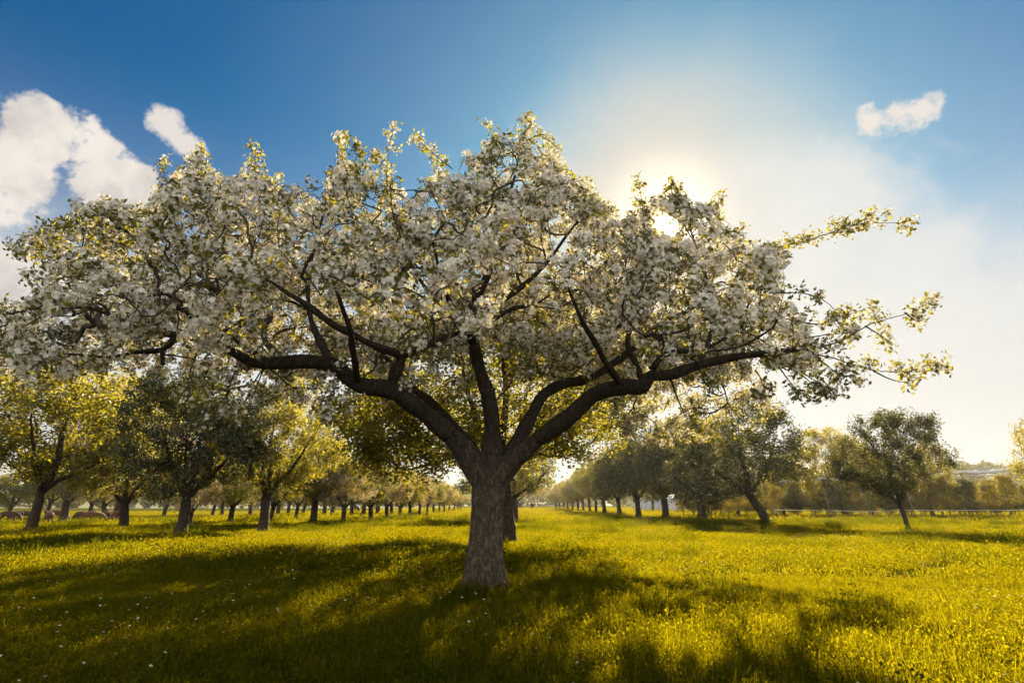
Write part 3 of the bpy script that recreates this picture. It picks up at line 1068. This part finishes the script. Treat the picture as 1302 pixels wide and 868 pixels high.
# behind the near left row
tree_px(79, 664, 560, 140, 'mixed', 0, 1.9, 'apple tree with grey thick trunk standing among the brown cattle', LROW, 0.10)
tree_px(148, 661, 470, 150, 'bloom', 1, 0.3, 'tall greyish white blossoming apple tree behind the low yellow leafed one', LROW)
tree_px(241, 671, 590, 70, 'bloom', 0, 2.6, 'thin stemmed pink blossoming apple tree close behind the thickest left trunk', LROW)
tree_px(292, 667, 560, 110, 'mixed', 1, 4.6, 'apple tree with Y shaped trunk between the thickest left trunk and the forked one', LROW)
tree_px(344, 663, 575, 80, 'yellow', 1, 5.2, 'small yellow apple tree peeping out right of the forked trunk', LROW)
tree_px(376, 661, 590, 70, 'bloom', 1, 1.4, 'small lilac grey blossoming apple tree just left of the round bright yellow one', LROW)
rg = np.random.default_rng(77)
for (u, v) in ((10, 657), (112, 659), (132, 657), (208, 656.5), (270, 656), (282, 655), (318, 656), (353, 655.5), (366, 654), (385, 654), (412, 654.5), (422, 655.5), (447, 654.5), (462, 655), (480, 654.5), (498, 653.5), (60, 656)):
    tree_px(u, v, rg.uniform(585, 600), rg.uniform(60, 85), ('bloom', 'mixed', 'yellow')[rg.integers(3)], int(rg.integers(2)), rg.uniform(0, 6), 'distant small apple tree seen between the near trunks of the left rows', 'distant trees of the back left rows')
# in line behind the big tree
tree_px(640, 690, 378, 420, 'big', 0, 4.4, 'yellow green apple tree directly behind the big tree, its trunk half hidden', MROW)
tree_px(653, 663, 545, 170, 'mixed', 0, 1.0, 'third apple tree in the line behind the big trunk, in golden leaf', MROW)
tree_px(656, 655, 585, 90, 'bloom', 0, 1.0, 'fourth apple tree in the line behind the big trunk, in pink blossom', MROW)
# right row
tree_px(1156, 677, 527, 140, 'edge', 0, 0.6, 'slender apple tree with leaning trunk and yellow edged crown, rightmost of the near right row', RROW, -0.10)
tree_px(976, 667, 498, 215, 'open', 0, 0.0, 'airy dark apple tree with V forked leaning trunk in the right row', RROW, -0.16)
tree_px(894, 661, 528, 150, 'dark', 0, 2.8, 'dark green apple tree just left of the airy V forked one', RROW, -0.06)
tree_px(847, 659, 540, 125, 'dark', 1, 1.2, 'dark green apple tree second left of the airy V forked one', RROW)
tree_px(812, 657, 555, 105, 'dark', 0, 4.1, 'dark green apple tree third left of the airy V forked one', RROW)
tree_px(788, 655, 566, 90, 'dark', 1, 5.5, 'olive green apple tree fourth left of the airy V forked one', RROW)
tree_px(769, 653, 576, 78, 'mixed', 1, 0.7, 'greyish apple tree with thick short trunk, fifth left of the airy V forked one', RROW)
for (u, v, t, w, k, i) in ((758, 651.5, 588, 52, 'bloom', 0), (750, 650.7, 592, 48, 'mixed', 0), (742, 650, 597, 44, 'bloom', 1), (735, 649.4, 601, 40, 'bloom', 0), (728, 648.9, 606, 36, 'mixed', 1), (722, 648.4, 609, 32, 'bloom', 1), (717, 648, 612, 28, 'bloom', 0), (712, 647.6, 615, 26, 'mixed', 0), (707, 647.3, 618, 24, 'bloom', 1)):
    tree_px(u, v, t, w, k, i, u * 1.3, 'small pale apple tree at the hazy far end of the right row', 'hazy far trees of the right row')
# second row on the right
tree_px(1187, 657, 553, 75, 'open', 1, 0.5, 'thin yellow apple tree with pale leaning trunk right of the slender one', RROW, -0.12)
tree_px(1076, 656, 540, 120, 'yellow', 1, 2.5, 'yellow apple tree between the airy V forked one and the slender one', RROW)
tree_px(997, 655, 575, 70, 'yellow', 0, 1.5, 'small yellow apple tree behind the right foot of the airy V forked one', RROW)
tree_px(939, 654, 575, 75, 'mixed', 0, 3.3, 'small straight trunked apple tree between the V forked one and its dark neighbour', RROW)
tree_px(901, 654, 580, 60, 'bloom', 0, 0.1, 'small apple tree half hidden behind the dark trunk beside the white tunnel', RROW)
tree_px(868, 651, 590, 50, 'bloom', 1, 2.0, 'small pink blossoming apple tree in front of the white tunnel', RROW)
tree_px(830, 650, 592, 45, 'mixed', 1, 2.9, 'small far apple tree left of the white tunnel', RROW)
tree_px(1398, 676, 515, 150, 'open', 1, 3.9, 'sparse apple tree at the right edge with only its twigs in view', RROW)


# ------------------------------------------------------------------ espalier rows, fence, netting
def build_right_side():
    rng = np.random.default_rng(5)
    # young trained trees
    vs = []
    for s in range(3):
        r = np.random.default_rng(300 + s)
        tb = MB()
        C = catmull(np.array([(0, 0, -0.1), (0.02, 0, 1.0), (-0.03, 0, 2.2), (0.02, 0, 3.3)]), 14)
        tb.tube(C, np.linspace(0.05, 0.012, 14), 7, True)
        cl = []
        for z in np.arange(0.65, 3.2, 0.24):
            for sgn in (-1, 1):
                L = r.uniform(0.45, 0.95) * (1.05 - 0.18 * z)
                e = np.array([sgn * L, r.normal() * 0.25, z + r.uniform(0.05, 0.35)])
                B = catmull(np.array([(0, 0, z), e * [0.5, 0.5, 0.5] + np.array([0, 0, z * 0.5 - 0.02]), e]), 8)
                tb.tube(B, np.linspace(0.018, 0.005, 8), 4, False)
                cl.append(B[2:] + r.normal(size=(6, 3)) * 0.06)
        cl.append(C[-3:] + r.normal(size=(3, 3)) * 0.05)
        cl = np.vstack(cl)
        rep = np.repeat(np.arange(len(cl)), 36)
        P = cl[rep] + r.normal(size=(len(rep), 3)) * 0.13
        V, F = scatter_template(P, r.normal(size=P.shape), r.uniform(0.06, 0.12, len(P)), LEAF_V, LEAF_F, r)
        vs.append((tb.mesh('trunk', M['twig']), mesh_np('foliage', V, F, M['leaf_bronze' if s != 1 else 'leaf_dark'])))
    n = 0
    for row, (ya, yb) in enumerate(((50, 46), (54, 50), (59, 55))):
        for x in np.arange(16 + row * 0.5, 56, 1.5):
            y = ya + (yb - ya) * (x - 16) / 40 + rng.normal() * 0.1
            t = bpy.data.objects.new('espalier_tree', None)
            COL.objects.link(t)
            t.location = (x, y, float(gz(x, y)))
            t.rotation_euler = (rng.normal() * 0.02, rng.normal() * 0.03, rng.choice([0, math.pi]) + rng.normal() * 0.2)
            sc = rng.uniform(0.82, 1.14)
            t.scale = (sc * 1.1, sc * 1.1, sc * 0.92)
            tag(t, 'young trained fruit tree in the hedge like rows at the right', 'fruit tree', 'young trained fruit trees at the right')
            a, b = vs[int(rng.integers(3))]
            link('trunk', a, t)
            link('foliage', b, t)
            n += 1
    # tape fence
    wood = plain('weathered_wood', (0.16, 0.13, 0.10), 0.9, 0.3, 5)
    tape = plain('white_tape', (0.75, 0.76, 0.74), 0.6, 0.05, 3)
    f = bpy.data.objects.new('tape_fence', None)
    COL.objects.link(f)
    P0, P1 = np.array([20.0, 45.5]), np.array([52.0, 42.5])
    f.location = (P0[0], P0[1], float(gz(*P0)))
    tag(f, 'white tape fence on short posts in front of the young trained trees', 'fence')
    for i in range(8):
        t = i / 7
        x, y = P0 + (P1 - P0) * t
        k = MB()
        z = float(gz(x, y))
        k.tube([(x, y, z - 0.2), (x, y, z + 0.5), (x + 0.01, y, z + 0.85)], [0.045, 0.042, 0.038], 8)
        o = k.build('post', wood, f)
        o.data.transform(Matrix.Translation(-f.location))
    k = MB()
    for h in (0.66,):
        Q = []
        for t in np.linspace(0, 1, 57):
            x, y = P0 + (P1 - P0) * t
            Q.append((x, y - 0.055, float(gz(x, y)) + h - 0.05 * math.sin(math.pi * ((t * 7) % 1))))
        k.tube(Q, 0.013, 5)
    o = k.build('tape', tape, f)
    o.data.transform(Matrix.Translation(-f.location))
    # leaning stakes
    for (u0, v0, u1, v1, lab) in ((1109, 655, 1094, 622, 'pale leaning wooden stake left of the slender tree'), (1056, 651, 1047, 620, 'pale leaning wooden stake nearest the airy V forked tree'), (1163, 652, 1153, 624, 'pale leaning wooden stake right of the slender tree')):
        a, b = at(u0, v0, 44), at(u1, v1, 44)
        a[2] = gz(a[0], a[1])
        k = MB()
        d = b - a
        k.tube([(0, 0, 0) - d * 0.08, d * 0.5, d], [0.06, 0.055, 0.05], 8)
        o = k.build('wooden_stake', wood)
        o.location = a
        tag(o, lab, 'stake', 'stakes by the young trees')
    # rolled hail netting on tall posts
    net = plain('white_net', (0.72, 0.70, 0.68), 0.8, 0.1, 2)
    h = bpy.data.objects.new('hail_netting', None)
    COL.objects.link(h)
    a, b = at(990, 611, 56), at(1345, 593, 52)
    h.location = (a[0], a[1], float(gz(a[0], a[1])))
    tag(h, 'long white rolled netting carried on posts above the young trained trees', 'netting')
    Q = []
    rad = []
    for t in np.linspace(0, 1, 80):
        p = a + (b - a) * t
        s = (t * 6) % 1
        p[2] -= 0.16 * math.sin(math.pi * s)
        Q.append(p - np.array(h.location))
        rad.append(0.15 + 0.05 * math.sin(t * 90) + 0.03 * math.sin(t * 211))
    k = MB()
    k.tube(Q, rad, 9)
    k.build('net_roll', net, h)
    for i in range(7):
        p = a + (b - a) * i / 6
        k = MB()
        z = float(gz(p[0], p[1]))
        k.tube([(p[0], p[1], z - 0.2), (p[0], p[1], p[2] + 0.05)], [0.06, 0.05], 8)
        o = k.build('post', wood, h)
        o.data.transform(Matrix.Translation(-h.location))
    # white tunnel behind the right row
    g = at(872, 650, 92)
    g[2] = gz(g[0], g[1])
    t = bpy.data.objects.new('polytunnel', None)
    COL.objects.link(t)
    t.location = g
    t.rotation_euler = (0, 0, 0.25)
    tag(t, 'white plastic tunnel glimpsed between the trunks of the right row', 'polytunnel')
    a_ = np.linspace(0, math.pi, 25)
    ring = np.stack([-3.0 * np.cos(a_), 2.5 * np.sin(a_) ** 0.8], -1)
    V, F = [], []
    ys = np.linspace(0, 12, 9)
    for y in ys:
        V += [(x, y, z) for x, z in ring]
    for i in range(len(ys) - 1):
        for j in range(24):
            F.append((i * 25 + j, i * 25 + j + 1, (i + 1) * 25 + j + 1, (i + 1) * 25 + j))
    link('cover', mesh_np('cover', np.array(V), np.array(F), plain('tunnel_plastic', (0.78, 0.78, 0.80), 0.4, 0.06, 1), True), t)
    k = MB()
    for y in ys:
        k.tube([(x * 1.01, y, z * 1.01 + 0.01) for x, z in ring], 0.05, 6)
    k.build('hoops', plain('galvanised', (0.4, 0.4, 0.4), 0.4, 0.1, 3, 0.8), t)
    V = [(0, 0.02, 0.0)] + [(x * 0.99, 0.02, z * 0.99) for x, z in ring]
    link('end_wall', mesh_np('end_wall', np.array(V), np.array([(0, i, i + 1) for i in range(1, 25)]), plain('tunnel_end', (0.6, 0.6, 0.62), 0.5, 0.06, 1)), t)


build_right_side()


# ------------------------------------------------------------------ far land
def build_far():
    rng = np.random.default_rng(9)
    hm = plain('far_field', (0.09, 0.10, 0.035), 1.0, 0.3, 0.02)
    # a long low ridge on the right, sinking towards the middle
    nx, ny = 90, 12
    V = []
    for i in range(nx):
        x = -500 + 1400 * i / (nx - 1)
        for j in range(ny):
            t = j / (ny - 1)
            y = 260 + 120 * t
            top = 3 + 16 * sstep((x - 40) / 230) + 1.5 * math.sin(x * 0.021) + 1.0 * math.sin(x * 0.05 + 1)
            V.append((x, y, -1.0 + float(top) * float(sstep(t * 1.15))))
    F = [(i * ny + j, (i + 1) * ny + j, (i + 1) * ny + j + 1, i * ny + j + 1) for i in range(nx - 1) for j in range(ny - 1)]
    tag(link('hill', mesh_np('hill', np.array(V), np.array(F), hm, True)), 'low far ridge beyond the orchard', None, None, 'structure')
    # far wood along the ridge and at the end of the meadow: leaf clumps massed into crowns
    P = []
    for x in np.arange(-300, 520, 4.5):
        top = 3 + 16 * float(sstep((x - 40) / 230)) + 1.5 * math.sin(x * 0.021) + math.sin(x * 0.05 + 1)
        for row in range(2):
            y = 365 - 25 * row + rng.normal() * 4
            hh = rng.uniform(6, 10) * (1.0 if rng.uniform() > 0.2 else 1.35)
            zb = -1 + top * float(sstep(((y - 260) / 120) * 1.15))
            q = rng.normal(size=(150, 3))
            q /= np.linalg.norm(q, axis=1)[:, None] * rng.uniform(0.95, 1.6, (150, 1))
            P.append(q * np.array([3.4, 3, hh * 0.55]) + np.array([x + rng.normal() * 1, y, zb + hh * 0.5]))
    for x in np.arange(-260, 200, 4.5):
        y = 255 + rng.normal() * 6
        hh = rng.uniform(3.5, 6.5)
        q = rng.normal(size=(110, 3))
        q /= np.linalg.norm(q, axis=1)[:, None] * rng.uniform(0.95, 1.6, (110, 1))
        P.append(q * np.array([3.2, 2.5, hh * 0.55]) + np.array([x + rng.normal(), y, hh * 0.45]))
    P = np.vstack(P)
    V, F = scatter_template(P, rng.normal(size=P.shape), rng.uniform(0.8, 1.8, len(P)), LEAF_V * np.array([1.8, 1, 1]), LEAF_F, rng)
    tag(link('distant_wood', mesh_np('distant_wood', V, F, M['leaf_dark'])), 'far belt of trees closing the horizon behind the orchard', 'wood', None, 'stuff')
    # a dark roofed farm building on the far slope
    c = at(1262, 601, 326)
    b = bpy.data.objects.new('farm_building', None)
    COL.objects.link(b)
    b.location = c
    b.scale = (0.21, 0.21, 0.21)
    tag(b, 'large dark blue roofed farm building on the far ridge at the right', 'building')
    k = MB()
    k.box((-42, 0, -6), (42, 20, 5))
    k.build('wall', plain('grey_wall', (0.30, 0.31, 0.34), 0.8, 0.1, 0.2), b, False)
    k = MB()
    k.add([(-44, -1.5, 5.1), (44, -1.5, 5.1), (44, 21.5, 5.1), (-44, 21.5, 5.1), (-44, 10, 13), (44, 10, 13)], [(0, 1, 5, 4), (2, 3, 4, 5), (0, 3, 2, 1)], [(0, 4, 3), (1, 2, 5)])
    k.build('roof', plain('slate_roof', (0.09, 0.11, 0.15), 0.7, 0.15, 0.3), b, False)
    k = MB()
    a_ = np.linspace(0, math.pi, 16)
    V = [(-6, -0.4, -5.5)] + [(-6 - 12 * math.cos(t), -0.4, -5.5 + 9 * math.sin(t)) for t in a_]
    k.add(V, None, [(0, i, i + 1) for i in range(1, 16)])
    k.build('doorway', plain('white_gate', (0.75, 0.74, 0.72), 0.7, 0.08, 0.2), b, False)


build_far()


# ------------------------------------------------------------------ cattle
def build_cows():
    coat = {'brown': plain('brown_coat', (0.060, 0.024, 0.012), 0.8, 0.25, 2), 'red': plain('red_coat', (0.12, 0.042, 0.016), 0.8, 0.2, 2), 'dark': plain('dark_coat', (0.035, 0.02, 0.014), 0.8, 0.25, 2)}

    def cow_mesh(name, head_down, mat):
        # joints: position, (radius x, radius y)
        J = {
            'hip': ((-0.75, 0, 1.12), .30), 'rump': ((-0.95, 0, 1.10), .22), 'belly': ((-0.15, 0, 1.00), .37), 'chest': ((0.50, 0, 1.02), .34), 'wither': ((0.72, 0, 1.12), .25),
            'tail0': ((-1.10, 0, 1.15), .05), 'tail1': ((-1.17, 0, 0.85), .028), 'tail2': ((-1.16, 0, 0.50), .04),
        }
        if head_down:
            J.update({'neck': ((1.05, 0, 0.92), .19), 'poll': ((1.32, 0, 0.58), .14), 'face': ((1.42, 0, 0.38), .12), 'muzzle': ((1.48, 0, 0.20), .09)})
        else:
            J.update({'neck': ((1.02, 0, 1.28), .19), 'poll': ((1.28, 0, 1.48), .14), 'face': ((1.48, 0, 1.38), .12), 'muzzle': ((1.66, 0, 1.28), .09)})
        E = [('belly', 'hip'), ('hip', 'rump'), ('belly', 'chest'), ('chest', 'wither'), ('wither', 'neck'), ('neck', 'poll'), ('poll', 'face'), ('face', 'muzzle'), ('rump', 'tail0'), ('tail0', 'tail1'), ('tail1', 'tail2')]
        for s in (-1, 1):
            w = 'lr'[s > 0]
            J.update({'ear' + w: ((J['poll'][0][0] - 0.06, s * 0.24, J['poll'][0][2] + 0.05), .05),
                      'stifle' + w: ((-0.68, s * 0.19, 0.78), .15), 'hock' + w: ((-0.96, s * 0.18, 0.46), .075), 'hfet' + w: ((-0.88, s * 0.18, 0.12), .055), 'hhoof' + w: ((-0.84, s * 0.18, 0.03), .07),
                      'elbow' + w: ((0.52, s * 0.19, 0.72), .13), 'knee' + w: ((0.56, s * 0.18, 0.40), .07), 'ffet' + w: ((0.54, s * 0.18, 0.12), .052), 'fhoof' + w: ((0.57, s * 0.18, 0.03), .065)})
            E += [('poll', 'ear' + w), ('hip', 'stifle' + w), ('stifle' + w, 'hock' + w), ('hock' + w, 'hfet' + w), ('hfet' + w, 'hhoof' + w), ('chest', 'elbow' + w), ('elbow' + w, 'knee' + w), ('knee' + w, 'ffet' + w), ('ffet' + w, 'fhoof' + w)]
        names = list(J)
        me = bpy.data.meshes.new(name)
        me.from_pydata([J[n][0] for n in names], [(names.index(a), names.index(b)) for a, b in E], [])
        me.materials.append(mat)
        o = bpy.data.objects.new(name, me)
        COL.objects.link(o)
        sk = o.modifiers.new('skin', 'SKIN')
        sk.use_smooth_shade = True
        for i, n in enumerate(names):
            r = J[n][1]
            me.skin_vertices[0].data[i].radius = (r, r)
            me.skin_vertices[0].data[i].use_root = (n == 'belly')
        ss = o.modifiers.new('round', 'SUBSURF')
        ss.levels = 1
        ss.render_levels = 2
        return o

    proto = {}
    spots = [
        # u, v foot, distance, heading, coat, head down, label
        (10, 664, 66, 0.3, 'brown', True, 'brown cow grazing at the left edge, leftmost of the cattle'),
        (19, 663, 70, 2.9, 'dark', True, 'dark brown cow grazing second from the left edge'),
        (31, 663, 72, 0.2, 'brown', False, 'brown cow standing just left of the leaning near trunk'),
        (60, 666, 58, 2.5, 'brown', False, 'brown cow standing between the leaning dark trunk and grey trunk, the nearest'),
        (71, 664, 68, 0.4, 'red', True, 'reddish cow grazing close left of the grey thick trunk'),
        (100, 664, 62, 2.7, 'brown', True, 'brown cow grazing first right of the grey thick trunk'),
        (109, 664.5, 62, 0.2, 'brown', True, 'brown cow grazing second right of the grey thick trunk'),
        (117, 664, 60, 0.9, 'red', True, 'bright reddish cow grazing with lit back in middle of herd'),
        (129, 664, 63, 3.0, 'brown', False, 'brown cow standing with raised head right of the bright reddish one'),
        (136, 663.5, 64, 0.3, 'red', False, 'reddish cow second from the right end of the herd'),
        (143, 663, 67, 2.8, 'dark', False, 'dark brown cow at the right end of the herd'),
        (452, 655, 80, 1.5, 'dark', True, 'lone dark cow seen end on among far trunks left of centre'),
        (658, 649.5, 120, 0.4, 'dark', False, 'tiny dark cow in the far field close right of the big trunk'),
        (677, 648.5, 135, 1.6, 'dark', True, 'tiny dark cow in the far field, farther right of the big trunk'),
    ]
    for (u, v, Y, hd, ct, down, lab) in spots:
        p = at(u, v, Y)
        key = (ct, down)
        if key in proto:
            o = proto[key].copy()
            COL.objects.link(o)
        else:
            o = cow_mesh('cow', down, coat[ct])
            proto[key] = o
        o.location = (p[0], p[1], float(gz(p[0], p[1])))
        o.rotation_euler = (0, 0, hd)
        s = 0.85 if Y < 100 else 1.0
        o.scale = (s, s, s)
        tag(o, lab, 'cow', 'grazing cattle')


build_cows()


# ------------------------------------------------------------------ meadow
def scatter_object(name, points, rots, scales, sources, label, cat):
    """one object whose geometry nodes set the source tufts on its points"""
    me = bpy.data.meshes.new(name)
    me.vertices.add(len(points))
    me.vertices.foreach_set('co', np.asarray(points, np.float32).ravel())
    for nm, arr in (('rot', rots), ('scl', scales)):
        at_ = me.attributes.new(nm, 'FLOAT_VECTOR', 'POINT')
        at_.data.foreach_set('vector', np.asarray(arr, np.float32).ravel())
    o = link(name, me)
    src = bpy.data.collections.new(name + '_tufts')
    for s in sources:
        src.objects.link(bpy.data.objects.new(name + '_tuft', s))
    g = bpy.data.node_groups.new(name + '_scatter', 'GeometryNodeTree')
    g.interface.new_socket('Geometry', in_out='INPUT', socket_type='NodeSocketGeometry')
    g.interface.new_socket('Geometry', in_out='OUTPUT', socket_type='NodeSocketGeometry')
    gi, go = g.nodes.new('NodeGroupInput'), g.nodes.new('NodeGroupOutput')
    ip = g.nodes.new('GeometryNodeInstanceOnPoints')
    ci = g.nodes.new('GeometryNodeCollectionInfo')
    ci.inputs['Collection'].default_value = src
    ci.inputs['Separate Children'].default_value = True
    ci.inputs['Reset Children'].default_value = True
    ip.inputs['Pick Instance'].default_value = True
    g.links.new(gi.outputs[0], ip.inputs['Points'])
    g.links.new(ci.outputs[0], ip.inputs['Instance'])
    for nm, sock in (('rot', 'Rotation'), ('scl', 'Scale')):
        na = g.nodes.new('GeometryNodeInputNamedAttribute')
        na.data_type = 'FLOAT_VECTOR'
        na.inputs['Name'].default_value = nm
        g.links.new(na.outputs['Attribute'], ip.inputs[sock])
    g.links.new(ip.outputs[0], go.inputs[0])
    md = o.modifiers.new('scatter', 'NODES')
    md.node_group = g
    tag(o, label, cat, None, 'stuff')
    return o


def blade_mesh(seed, n, rad, hmin, hmax, wid, mat, lean=0.35, herbs=0, herb=0.015):
    r = np.random.default_rng(seed)
    a = r.uniform(0, 2 * math.pi, n)
    d = rad * np.sqrt(r.uniform(0, 1, n))
    bx, by = d * np.cos(a), d * np.sin(a)
    h = r.uniform(hmin, hmax, n) * (1 - 0.35 * (d / rad) ** 2)
    la = r.uniform(0, 2 * math.pi, n)
    ln = np.abs(r.normal(size=n)) * lean * h
    fa = r.uniform(0, 2 * math.pi, n)
    w = wid * r.uniform(0.6, 1.3, n)
    V = np.zeros((n, 7, 3))
    for j, (t, ww) in enumerate(((0.0, 0.8), (0.35, 1.0), (0.72, 0.7), (1.0, 0.0))):
        cx = bx + np.cos(la) * ln * t * t
        cy_ = by + np.sin(la) * ln * t * t
        cz = h * (t - 0.18 * t * t * (ln / (h + 1e-6))) - 0.02 * (t == 0)
        ox, oy = np.cos(fa) * w * ww * 0.5, np.sin(fa) * w * ww * 0.5
        if j < 3:
            V[:, 2 * j] = np.stack([cx - ox, cy_ - oy, cz], -1)
            V[:, 2 * j + 1] = np.stack([cx + ox, cy_ + oy, cz], -1)
        else:
            V[:, 6] = np.stack([cx, cy_, cz], -1)
    k = (np.arange(n) * 7)[:, None]
    Q = np.concatenate([k + np.array([[0, 1, 3, 2]]), k + np.array([[2, 3, 5, 4]])])
    T = k + np.array([[4, 5, 6]])
    V = V.reshape(-1, 3)
    if herbs:                                   # small broad leaves between the blades
        a = r.uniform(0, 2 * math.pi, herbs)
        d = rad * np.sqrt(r.uniform(0, 1, herbs))
        P = np.stack([d * np.cos(a), d * np.sin(a), r.uniform(0.25, 0.85, herbs) * hmax], -1)
        D = r.normal(size=(herbs, 3)) * np.array([0.8, 0.8, 0.5]) + np.array([0, -0.2, 0.5])
        HV, HF = scatter_template(P, D, herb * r.uniform(0.6, 1.4, herbs), LEAF_V * np.array([1.5, 1, 1]), LEAF_F, r)
        T = np.concatenate([T, HF + len(V)])
        V = np.vstack([V, HV])
    return mesh_np('tuft', V, [Q, T], mat)


def build_grass():
    rng = np.random.default_rng(3)
    gm = leafy('meadow_grass', (0.008, 0.028, 0.005), (0.345, 0.278, 0.003), 0.56, 0.45, (0.016, 0.036, 0.006), 0.0, 0.4)
    near = [blade_mesh(400 + i, 70, 0.15, 0.03, 0.10, 0.0036, gm, 0.9, 34, 0.013) for i in range(5)] + [blade_mesh(410, 50, 0.14, 0.06, 0.18, 0.0042, gm, 0.8)]
    mid = [blade_mesh(420 + i, 75, 0.36, 0.04, 0.13, 0.009, gm, 0.9, 60, 0.022) for i in range(4)]
    far = [blade_mesh(430 + i, 80, 1.0, 0.06, 0.16, 0.030, gm, 0.8, 40, 0.06) for i in range(3)]

    def wedge(n, y0, y1, margin=1.0):
        y = np.sqrt(rng.uniform(y0 ** 2, y1 ** 2, n))
        x = rng.uniform(-1, 1, n) * (y * 0.98 + margin)
        return x, y

    def make(name, n, y0, y1, src, label, smin, smax, tall=0.0):
        x, y = wedge(n, y0, y1, 2.0)
        keep = np.hypot(x + 0.39, y - 8.0) > 0.27
        x, y = x[keep], y[keep]
        pos = np.stack([x, y, gz(x, y)], -1)
        pat = vnoise(np.stack([x, y, x * 0], -1), 12, 0.9)
        pat2 = vnoise(np.stack([x, y, x * 0], -1), 13, 3.0)
        s = rng.uniform(smin, smax, len(x)) * np.clip(1 + 0.22 * pat + 0.12 * pat2, 0.55, 1.7)
        # rank tussocks in the shade to the right of the foot of the big tree
        tus = np.exp(-(((x - 1.6) / 2.2) ** 2 + ((y - 4.9) / 1.2) ** 2)) * tall
        tus = tus + tall * np.exp(-((np.hypot(x + 0.39, y - 8.0) - 0.4) / 0.25) ** 2)     # unmown round the stem
        sc = np.stack([s, s, s * (1 + tus)], -1)
        rot = np.stack([rng.normal(size=len(x)) * 0.12, rng.normal(size=len(x)) * 0.12, rng.uniform(0, 6.28, len(x))], -1)
        return scatter_object(name, pos, rot, sc, src, label, 'grass')

    make('near_grass', 15000, 1.6, 9.5, near, 'long meadow grass in the foreground round the big tree', 0.8, 1.25, 0.6)
    make('meadow_grass', 17000, 9.0, 36, mid, 'sunlit meadow grass of the orchard between the tree rows', 0.8, 1.25)
    make('far_grass', 14000, 34, 150, far, 'far meadow grass under the distant orchard rows', 0.8, 1.3)
    # darker rank tufts in patches
    g2 = leafy('rank_grass', (0.010, 0.028, 0.005), (0.20, 0.19, 0.004), 0.5, 0.4, (0.016, 0.034, 0.006), 0.0)
    rank = [blade_mesh(450 + i, 60, 0.17, 0.10, 0.26, 0.0055, g2, 0.8, 20, 0.02) for i in range(3)]
    x, y = wedge(9000, 2.6, 40, 1.0)
    pat = vnoise(np.stack([x, y, x * 0], -1), 61, 1.1) + 0.5 * vnoise(np.stack([x, y, x * 0], -1), 62, 3.5)
    kk = (pat > 0.55) & (np.hypot(x + 0.39, y - 8.0) > 0.3)
    x, y = x[kk], y[kk]
    s = rng.uniform(0.7, 1.3, len(x)) * (1 + y / 45)
    scatter_object('rank_grass', np.stack([x, y, gz(x, y)], -1), np.stack([rng.normal(size=len(x)) * 0.12, rng.normal(size=len(x)) * 0.12, rng.uniform(0, 6.28, len(x))], -1),
                   np.stack([s, s, s], -1), rank, 'taller dark green tufts scattered through the meadow grass', 'grass')
    # little white daisies and seed heads
    fm = leafy('daisy', (0.8, 0.8, 0.70), (0.75, 0.66, 0.36), 0.45, 0.1, None, 0.0)
    hd = []
    for i in range(3):
        r = np.random.default_rng(500 + i)
        k = MB()
        h = (0.08, 0.11, 0.14)[i]
        P = np.array([(0, 0.01, h)])
        V, F = scatter_template(P, np.array([(0.1, -0.35, 0.9)]), np.array([0.010]), flower_template(7, 0.2)[0], flower_template(7, 0.2)[1], r)
        k.add(V, None, F)
        hd.append(k.mesh('flower', fm, False))
    x, y = wedge(7000, 2.2, 26, 1.0)
    pat = vnoise(np.stack([x, y, x * 0], -1), 33, 1.2)
    kk = pat > -0.15
    x, y = x[kk], y[kk]
    pos = np.stack([x, y, gz(x, y)], -1)
    s = rng.uniform(0.8, 1.3, len(x))
    scatter_object('meadow_flowers', pos, np.stack([rng.normal(size=len(x)) * 0.15, rng.normal(size=len(x)) * 0.15, rng.uniform(0, 6.28, len(x))], -1), np.stack([s, s, s], -1), hd, 'tiny white meadow flowers sprinkled through the grass', 'flowers')


build_grass()


# ------------------------------------------------------------------ haze
HAZE = 0.00016


def build_haze():
    k = MB()
    k.box((-1200, -320, -3.5), (1200, 1100, 36))
    m = bpy.data.materials.new('golden_haze')
    m.use_nodes = True
    t = NT(m.node_tree)
    v = t.new('ShaderNodeVolumePrincipled')
    v.inputs['Color'].default_value = (1.0, 0.93, 0.80, 1)
    v.inputs['Density'].default_value = HAZE
    v.inputs['Anisotropy'].default_value = 0.62
    o = t.new('ShaderNodeOutputMaterial')
    t.l.new(v.outputs[0], o.inputs['Volume'])
    tag(k.build('haze', m, None, False), 'warm thin haze in the evening air', None, None, 'stuff')


if HAZE > 0:
    build_haze()
